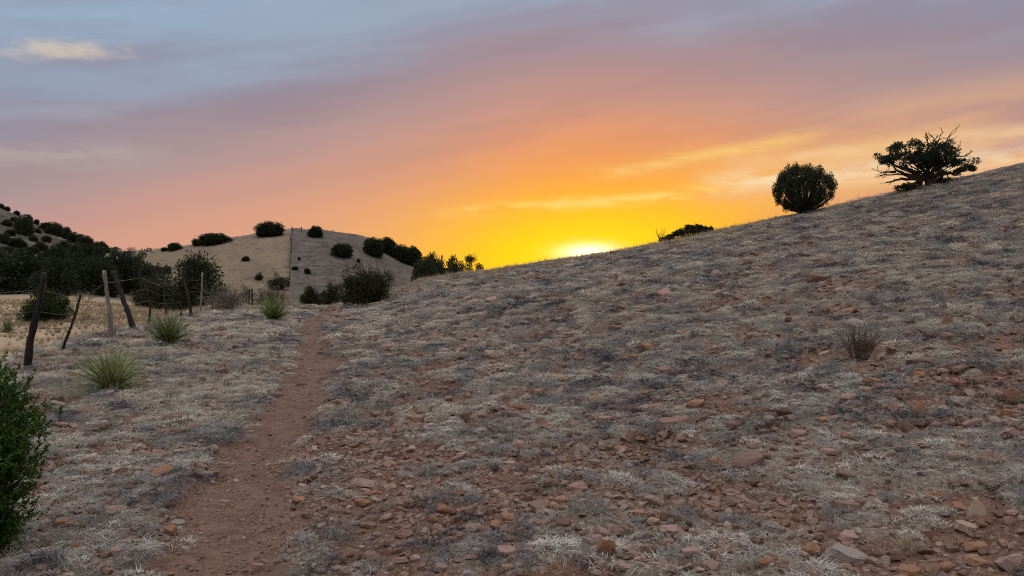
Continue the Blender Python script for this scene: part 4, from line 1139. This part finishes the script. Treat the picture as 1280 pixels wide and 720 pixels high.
    (805, 508, 20, 12, 'block', 'pink', 'pink stone at the left end of the long flat brown slab'),
    (757, 521, 24, 14, 'slab', 'pink', 'pinkish slab with a dark shadow under it left of the long brown slab'),
    (780, 560, 34, 9, 'slab', 'orange', 'long orange sliver of stone on the slope below the long brown slab'),
    (1075, 555, 20, 7, 'slab', 'brown', 'narrow brown chip between the lower right tufts'),
    (1160, 476, 14, 6, 'block', 'brown', 'small dark chip in grass left of the domed boulder'),
]
for (px, py, w, h, kind, col, label) in NOTABLE:
    rock(px, py, w, h, kind, col, label, 'loose rocks on the stony ground')

# the rest of the stones large enough to count
def zone_words(px, py):
    tx = np.interp(py, [385, 430, 500, 600, 720], [415, 396, 340, 285, 262])
    if px < tx - 25: return 'left of the trail ' + ('near the fence' if py < 480 else 'among pale tufts' if py < 600 else 'toward the bottom edge')
    row = 'high on the slope' if py < 390 else 'in the middle of the slope' if py < 500 else 'on the lower slope' if py < 620 else 'along the bottom edge'
    col = 'beside the trail' if px < tx + 170 else 'below the sun' if px < 820 else 'below the ridge juniper' if px < 1050 else 'toward the right edge'
    return row + ' ' + col
def scatter_rocks(n):
    rng = np.random.default_rng(505); taken = [(a[0], a[1]) for a in NOTABLE]; k = 0
    words = dict(pink='pinkish', orange='rusty orange', brown='brown', grey='greyish', tan='tan')
    shp = dict(block='angular', slab='flat', round='rounded')
    while k < n:
        px = rng.uniform(60, 1278); py = 335 + 380 * rng.random() ** .8
        p = hit(px, py)
        if p[1] > 45 or p[1] < 2.5: continue
        s0 = 0.974 * p[0] + 0.225 * p[1] + .68
        if s0 < -5 or abs(float(trail_s(p[0], p[1]))) < .45: continue
        if px < 400 and rng.random() < .45: continue
        if min((px - a) ** 2 + ((py - b) * 1.6) ** 2 for a, b in taken) < 15 ** 2: continue
        taken.append((px, py)); k += 1
        w = rng.uniform(9, 17) + 14 * rng.random() ** 3 + 4 * (py - 335) / 380; kind = rng.choice(['block', 'slab', 'round'], p=[.5, .32, .18]); col = rng.choice(['pink', 'orange', 'brown', 'grey', 'tan'], p=[.22, .24, .36, .12, .06])
        h = w * (rng.uniform(.26, .42) if kind == 'slab' else rng.uniform(.42, .68))
        rock(px, py, w, h, kind, col, f'small {words[col]} {shp[kind]} stone {zone_words(px, py)}', 'loose rocks on the stony ground', .2)
scatter_rocks(190)

# ------------------------------------------------------------------ what nobody could count: dry grass and gravel
def instancer(name, pts, rot, scl, idx, meshes):
    me = bpy.data.meshes.new(name); me.vertices.add(len(pts)); me.vertices.foreach_set('co', np.asarray(pts, np.float32).ravel())
    for nm, ty, arr, key in (('rot', 'FLOAT_VECTOR', rot, 'vector'), ('scl', 'FLOAT_VECTOR', scl, 'vector'), ('idx', 'INT', idx, 'value')):
        at = me.attributes.new(nm, ty, 'POINT'); at.data.foreach_set(key, np.asarray(arr, np.int32 if ty == 'INT' else np.float32).ravel())
    o = link(bpy.data.objects.new(name, me))
    col = bpy.data.collections.new(name + '_kinds')
    for i, m_ in enumerate(meshes): col.objects.link(bpy.data.objects.new(f'{name}_kind_{i:02d}', m_))
    ng = bpy.data.node_groups.new(name, 'GeometryNodeTree')
    ng.interface.new_socket('Geometry', in_out='INPUT', socket_type='NodeSocketGeometry'); ng.interface.new_socket('Geometry', in_out='OUTPUT', socket_type='NodeSocketGeometry')
    N = ng.nodes.new; L = ng.links.new
    gi, go, ip, ci = N('NodeGroupInput'), N('NodeGroupOutput'), N('GeometryNodeInstanceOnPoints'), N('GeometryNodeCollectionInfo')
    ci.inputs['Collection'].default_value = col; ci.inputs['Separate Children'].default_value = True; ci.inputs['Reset Children'].default_value = True
    def attr(nm, ty):
        n = N('GeometryNodeInputNamedAttribute'); n.data_type = ty; n.inputs['Name'].default_value = nm; return n.outputs[0]
    L(gi.outputs[0], ip.inputs['Points']); L(ci.outputs[0], ip.inputs['Instance']); ip.inputs['Pick Instance'].default_value = True
    L(attr('idx', 'INT'), ip.inputs['Instance Index']); L(attr('rot', 'FLOAT_VECTOR'), ip.inputs['Rotation']); L(attr('scl', 'FLOAT_VECTOR'), ip.inputs['Scale'])
    L(ip.outputs[0], go.inputs[0])
    md = o.modifiers.new('scatter', 'NODES'); md.node_group = ng
    return o

def grass_material(name, stops, trans=0.3):
    m, gg, b = material(name)
    geo = gg.new('ShaderNodeNewGeometry'); oi = gg.new('ShaderNodeObjectInfo')
    f = gg.add(gg.mul(geo.outputs['Random Per Island'], .45), gg.mul(oi.outputs['Random'], .55))
    c = gg.ramp(f, stops); gg.l.new(c, b.inputs['Base Color'])
    tr = gg.new('ShaderNodeBsdfTranslucent'); gg.l.new(c, tr.inputs[0]); mx = gg.new('ShaderNodeMixShader'); mx.inputs[0].default_value = trans
    gg.l.new(b.outputs[0], mx.inputs[1]); gg.l.new(tr.outputs[0], mx.inputs[2]); gg.l.new(mx.outputs[0], gg.n['Material Output'].inputs[0])
    return m
GP = grass_material('pale_dry_grass', [(.05, (.13, .122, .112)), (.28, (.31, .297, .272)), (.6, (.49, .473, .43)), (.95, (.65, .625, .555))])
GF = grass_material('glow_tinted_grass', [(.05, (.16, .128, .10)), (.28, (.36, .30, .24)), (.6, (.52, .45, .36)), (.95, (.66, .58, .47))])  # grass far up the slope, the crest's warm light put into its colour
GM = grass_material('pale_mid_grass', [(.05, (.14, .122, .10)), (.28, (.32, .29, .24)), (.6, (.48, .44, .365)), (.95, (.63, .58, .475))])
GG = grass_material('grey_dry_grass', [(.05, (.10, .098, .098)), (.5, (.25, .245, .238)), (.95, (.44, .425, .395))])
GD = grass_material('dark_shaded_old_grass', [(.05, (.018, .021, .030)), (.5, (.048, .055, .075)), (.95, (.14, .145, .16))])  # old dark grass; its blue tint also carries the cool shadow
GS = grass_material('straw_grass', [(.05, (.19, .14, .085)), (.5, (.33, .26, .165)), (.95, (.46, .385, .265))], .35)

GB = grass_material('crest_glow_straw', [(.05, (.30, .22, .11)), (.5, (.46, .35, .19)), (.95, (.58, .47, .29))], .6)  # straw with the glow at the crest put into its colour
def mat_tuft(seed, mat, R, n, L0, L1, wd, lift, seg=3):
    rng = np.random.default_rng(seed); mb = MB()
    th = rng.uniform(0, 6.28, n); q = rng.random(n) ** .6
    base = np.stack([R * q * np.cos(th), R * q * np.sin(th), np.full(n, -.01) + R * .42 * (1 - q * q)], 1)
    az_ = th + rng.normal(0, 1.1, n); up = rng.uniform(lift[0], lift[1], n)
    d = unit(np.stack([np.cos(az_), np.sin(az_), up], 1))
    L = rng.uniform(L0, L1, n); bend = np.stack([rng.normal(0, .35, n), rng.normal(0, .35, n), -rng.uniform(.35, .95, n) * np.clip(up, .3, 1.2)], 1)
    mb.blades(base, d, L, rng.uniform(.7, 1.3, n) * wd, bend, rng, seg)
    return mb.mesh('grass_tuft', mat)
def stalks(seed, mat, n, L0, L1, wd, spread=.35):
    rng = np.random.default_rng(seed); mb = MB(); th = rng.uniform(0, 6.28, n)
    d = unit(np.stack([np.cos(th) * spread * rng.random(n), np.sin(th) * spread * rng.random(n), np.ones(n)], 1) + rng.normal(0, .12, (n, 3)))
    mb.blades(rng.normal(0, .02, (n, 3)) * np.array([1, 1, 0]), d, rng.uniform(L0, L1, n), np.full(n, wd), rng.normal(0, .16, (n, 3)) - np.array([0, 0, .1]), rng, 4)
    return mb.mesh('grass_stalks', mat)

def scatter(n, r0, r1, half=44, rng=None):
    a = np.radians(rng.uniform(-half, half, n)); r = np.sqrt(rng.uniform(r0 * r0, r1 * r1, n))
    return r * np.sin(a), r * np.cos(a)
def jgrid(sp, r0, r1, rng, half=46):
    gx, gy = np.meshgrid(np.arange(-r1, r1, sp), np.arange(0, r1, sp)); gx = gx.ravel() + rng.normal(0, sp * .3, gx.size); gy = gy.ravel() + rng.normal(0, sp * .3, gy.size)
    r = np.hypot(gx, gy); k = (r > r0) & (r < r1) & (np.abs(np.degrees(np.arctan2(gx, gy))) < half)
    return gx[k], gy[k]
def grass():
    rng = np.random.default_rng(600); kinds = []; P = []; Rt = []; Sc = []; Ix = []
    def reg(ms): i = len(kinds); kinds.extend(ms); return list(range(i, i + len(ms)))
    near = dict(p=reg([mat_tuft(610 + i, GP, .072, 120, .030, .078, .0030, (.45, 1.8)) for i in range(4)]), g=reg([mat_tuft(620 + i, GG, .074, 120, .030, .080, .0030, (.45, 1.8)) for i in range(3)]),
                d=reg([mat_tuft(630 + i, GD, .09, 85, .035, .085, .0038, (.5, 1.5)) for i in range(2)]), w=reg([stalks(640 + i, GS, 7, .10, .30, .0024, .9) for i in range(3)] + [stalks(645 + i, GG, 46, .06, .17, .0036, .75) for i in range(3)]))
    mid = dict(p=reg([mat_tuft(650 + i, GM, .10, 90, .04, .095, .0052, (.5, 1.7)) for i in range(4)]), g=reg([mat_tuft(660 + i, GG, .10, 90, .04, .10, .0052, (.5, 1.7)) for i in range(3)]),
               d=reg([mat_tuft(670 + i, GD, .11, 75, .04, .10, .0055, (.4, 1.3)) for i in range(2)]), w=reg([stalks(680 + i, GS, 6, .12, .32, .004, .8) for i in range(2)] + [stalks(685 + i, GG, 40, .07, .19, .006, .75) for i in range(4)]))
    far = dict(p=reg([mat_tuft(690 + i, GF, .16, 64, .06, .16, .011, (.4, 1.4), 2) for i in range(4)]), g=reg([mat_tuft(700 + i, GG, .19, 55, .08, .18, .012, (.25, 1.0), 2) for i in range(3)]),
               d=reg([mat_tuft(710 + i, GD, .17, 55, .07, .16, .012, (.3, 1.1), 2) for i in range(2)]), w=reg([stalks(720 + i, GS, 7, .15, .42, .007, .6) for i in range(3)]))
    fld = reg([stalks(730 + i, GS, 34, .10, .30, .010, 1.1) for i in range(4)])
    def put(x, y, ix, s, sx=None):
        z = ground_z(x, y); P.append(np.stack([x, y, z], 1)); m = len(x)
        Rt.append(np.stack([rng.normal(0, .12, m), rng.normal(0, .12, m), rng.uniform(0, 6.28, m)], 1))
        Sc.append(np.stack([s * rng.uniform(.8, 1.25, m), s * rng.uniform(.8, 1.25, m), s * rng.uniform(.7, 1.2, m)], 1)); Ix.append(ix)
    for (lod, sp, r0, r1) in ((near, .125, 1.2, 8.2), (mid, .150, 7.8, 18), (far, .235, 17.5, 44)):
        x, y = jgrid(sp, r0, r1, rng); n = len(x); c = cover(x, y); s0 = 0.974 * x + 0.225 * y + .68
        keep = (rng.random(n) < c * .96 + .03 * (1 - bare_trail(x, y))) & (s0 > -6.2 + rng.normal(0, .5, n)); x, y = x[keep], y[keep]; m = len(x)
        ss_ = trail_s(x, y); tone = fbm(x * 1.9 + 31, y * 1.9, 3) + rng.normal(0, .13, m) + .12 * (ss_ < 0) - .05 * sstep(14, 30, np.hypot(x, y)) * (ss_ > 4)
        u = rng.random(m); kind = np.where(u < .045, 'w', np.where(tone < -.20, 'd', np.where(tone < .03, 'g', 'p')))
        kind = np.where((kind == 'd') & (rng.random(m) < .25), 'g', kind)
        ix = np.array([lod[k][rng.integers(0, len(lod[k]))] for k in kind])
        put(x, y, ix, rng.uniform(.55, 1.45, m))
    # sparse dry stems over everything, thicker along the crest
    x, y = scatter(5200, 30, 43, 42, rng); k = (0.974 * x + 0.225 * y > 1) & (rng.random(5200) < .30); put(x[k], y[k], np.array([far['w'][i % 3] for i in range(k.sum())]), rng.uniform(.6, 1.3, k.sum()))
    # backlit golden straw, added for the warm glow, along the crest below the sun
    bk = reg([stalks(760 + i, GB, 16, .10, .30, .008, .7) for i in range(3)])
    x = rng.uniform(-6, 12, 5200); y = rng.uniform(29, 39.5, 5200); k = (trail_s(x, y) > 2.5) & (rng.random(5200) < .25 + .65 * sstep(30, 37, y)); m = k.sum()
    put(x[k], y[k], np.array([bk[i % 3] for i in range(m)]), rng.uniform(.5, 1.15, m))
    # the yellow field past the fence
    x = rng.uniform(-46, -5, 30000); y = rng.uniform(5, 66, 30000); s0 = 0.974 * x + 0.225 * y + .68
    k = (s0 < -5.0 + rng.normal(0, .5, 30000)) & (np.abs(x / y) < .95) & (rng.random(30000) < .25 + .9 * np.clip(fbm(x * .5, y * .5, 3) + .25, 0, 1)); m = k.sum()
    put(x[k], y[k], np.array([fld[i % 4] for i in range(m)]), rng.uniform(.5, 1.15, m))
    # tussocks on the middle hill and the lower left hill
    x = rng.uniform(-150, 5, 9000); y = rng.uniform(84, 185, 9000); k = fbm(x * .12, y * .12, 3) + rng.normal(0, .2, 9000) > .02; m = k.sum()
    put(x[k], y[k], np.array([far['dgg'[i % 3]][0] for i in range(m)]), rng.uniform(.9, 2.6, m))
    # dry bottoms of the dip behind the trail's end
    x = rng.uniform(-26, 0, 5000); y = rng.uniform(31, 48, 5000); k = rng.random(5000) < .5; m = k.sum(); put(x[k], y[k], np.array([fld[i % 4] for i in range(m)]), rng.uniform(.5, 1.0, m))
    o = instancer('dry_grass', np.concatenate(P), np.concatenate(Rt), np.concatenate(Sc), np.concatenate(Ix), kinds)
    tag(o, 'matted pale and grey dry grass covering the stony slope and the field', None, None, 'stuff')
grass()

def gravel():
    rng = np.random.default_rng(800)
    ms = []
    for i, kd in enumerate(['block', 'slab', 'block', 'round', 'block', 'slab']):
        me = rock_mesh(kd, 820 + i); me.materials.append(M['gravel']); ms.append(me)
    X, Y, S = [], [], []
    for n, r0, r1, s0, s1 in ((46000, 1.5, 8, .006, .042), (22000, 6, 17, .014, .075), (18000, 15, 42, .035, .15)):
        x, y = scatter(n, r0, r1, 44, rng); c = cover(x, y); t = bare_trail(x, y); cl = np.clip(fbm(x * 1.9, y * 1.9, 3) * 1.3 + .75, 0, 1)
        k = (rng.random(n) < (1 - .62 * c) * cl * (1 - .35 * t)) & (0.974 * x + 0.225 * y + .68 > -5.5)
        x, y, t = x[k], y[k], t[k]; X.append(x); Y.append(y); S.append((s0 + (s1 - s0) * rng.random(k.sum()) ** 2.2) * (1 - .5 * t))
    x, y, s = map(np.concatenate, (X, Y, S)); m = len(x)
    pts = np.stack([x, y, ground_z(x, y) + s * .12], 1)
    rot = np.stack([rng.normal(0, .3, m), rng.normal(0, .3, m), rng.uniform(0, 6.28, m)], 1)
    scl = np.stack([s * rng.uniform(.8, 1.3, m), s * rng.uniform(.6, 1, m), s * rng.uniform(.35, .75, m)], 1)
    o = instancer('gravel', pts, rot, scl, rng.integers(0, 6, m), ms)
    tag(o, 'loose red-brown gravel on the trail and between the grass mats', None, None, 'stuff')
gravel()

# a few taller straw tufts that stand out
def straw_tuft(px, py, w, h, seed, label):
    rng = np.random.default_rng(seed); p = spot(px, py, 60); s = mpp(p); mb = MB(); n = 130
    th = rng.uniform(0, 6.28, n); q = rng.random(n)
    d = unit(np.stack([np.cos(th) * q * .9, np.sin(th) * q * .9, np.ones(n) * .8], 1))
    mb.blades(np.stack([np.cos(th) * q * w * s * .2, np.sin(th) * q * w * s * .2, np.full(n, -.02)], 1), d, rng.uniform(.6, 1.15, n) * h * s, np.full(n, .0045) * max(1, p[1] / 9), np.stack([rng.normal(0, .2, n), rng.normal(0, .2, n), -rng.uniform(.05, .5, n)], 1), rng, 4)
    single('straw_grass_tuft', mb, GS, p, label, 'grass tuft', 'straw tufts')
straw_tuft(98, 498, 34, 26, 901, 'golden straw tuft at the left of the nearest yucca')
straw_tuft(172, 486, 30, 16, 902, 'golden straw tuft at the right of the nearest yucca')
straw_tuft(1262, 500, 40, 24, 903, 'golden straw tuft over the broken orange rock at the right edge')
straw_tuft(748, 505, 24, 22, 904, 'wispy straw tuft on the slope left of the long flat brown slab')
straw_tuft(1133, 684, 34, 30, 905, 'wispy straw tuft above the long brick-coloured slab')
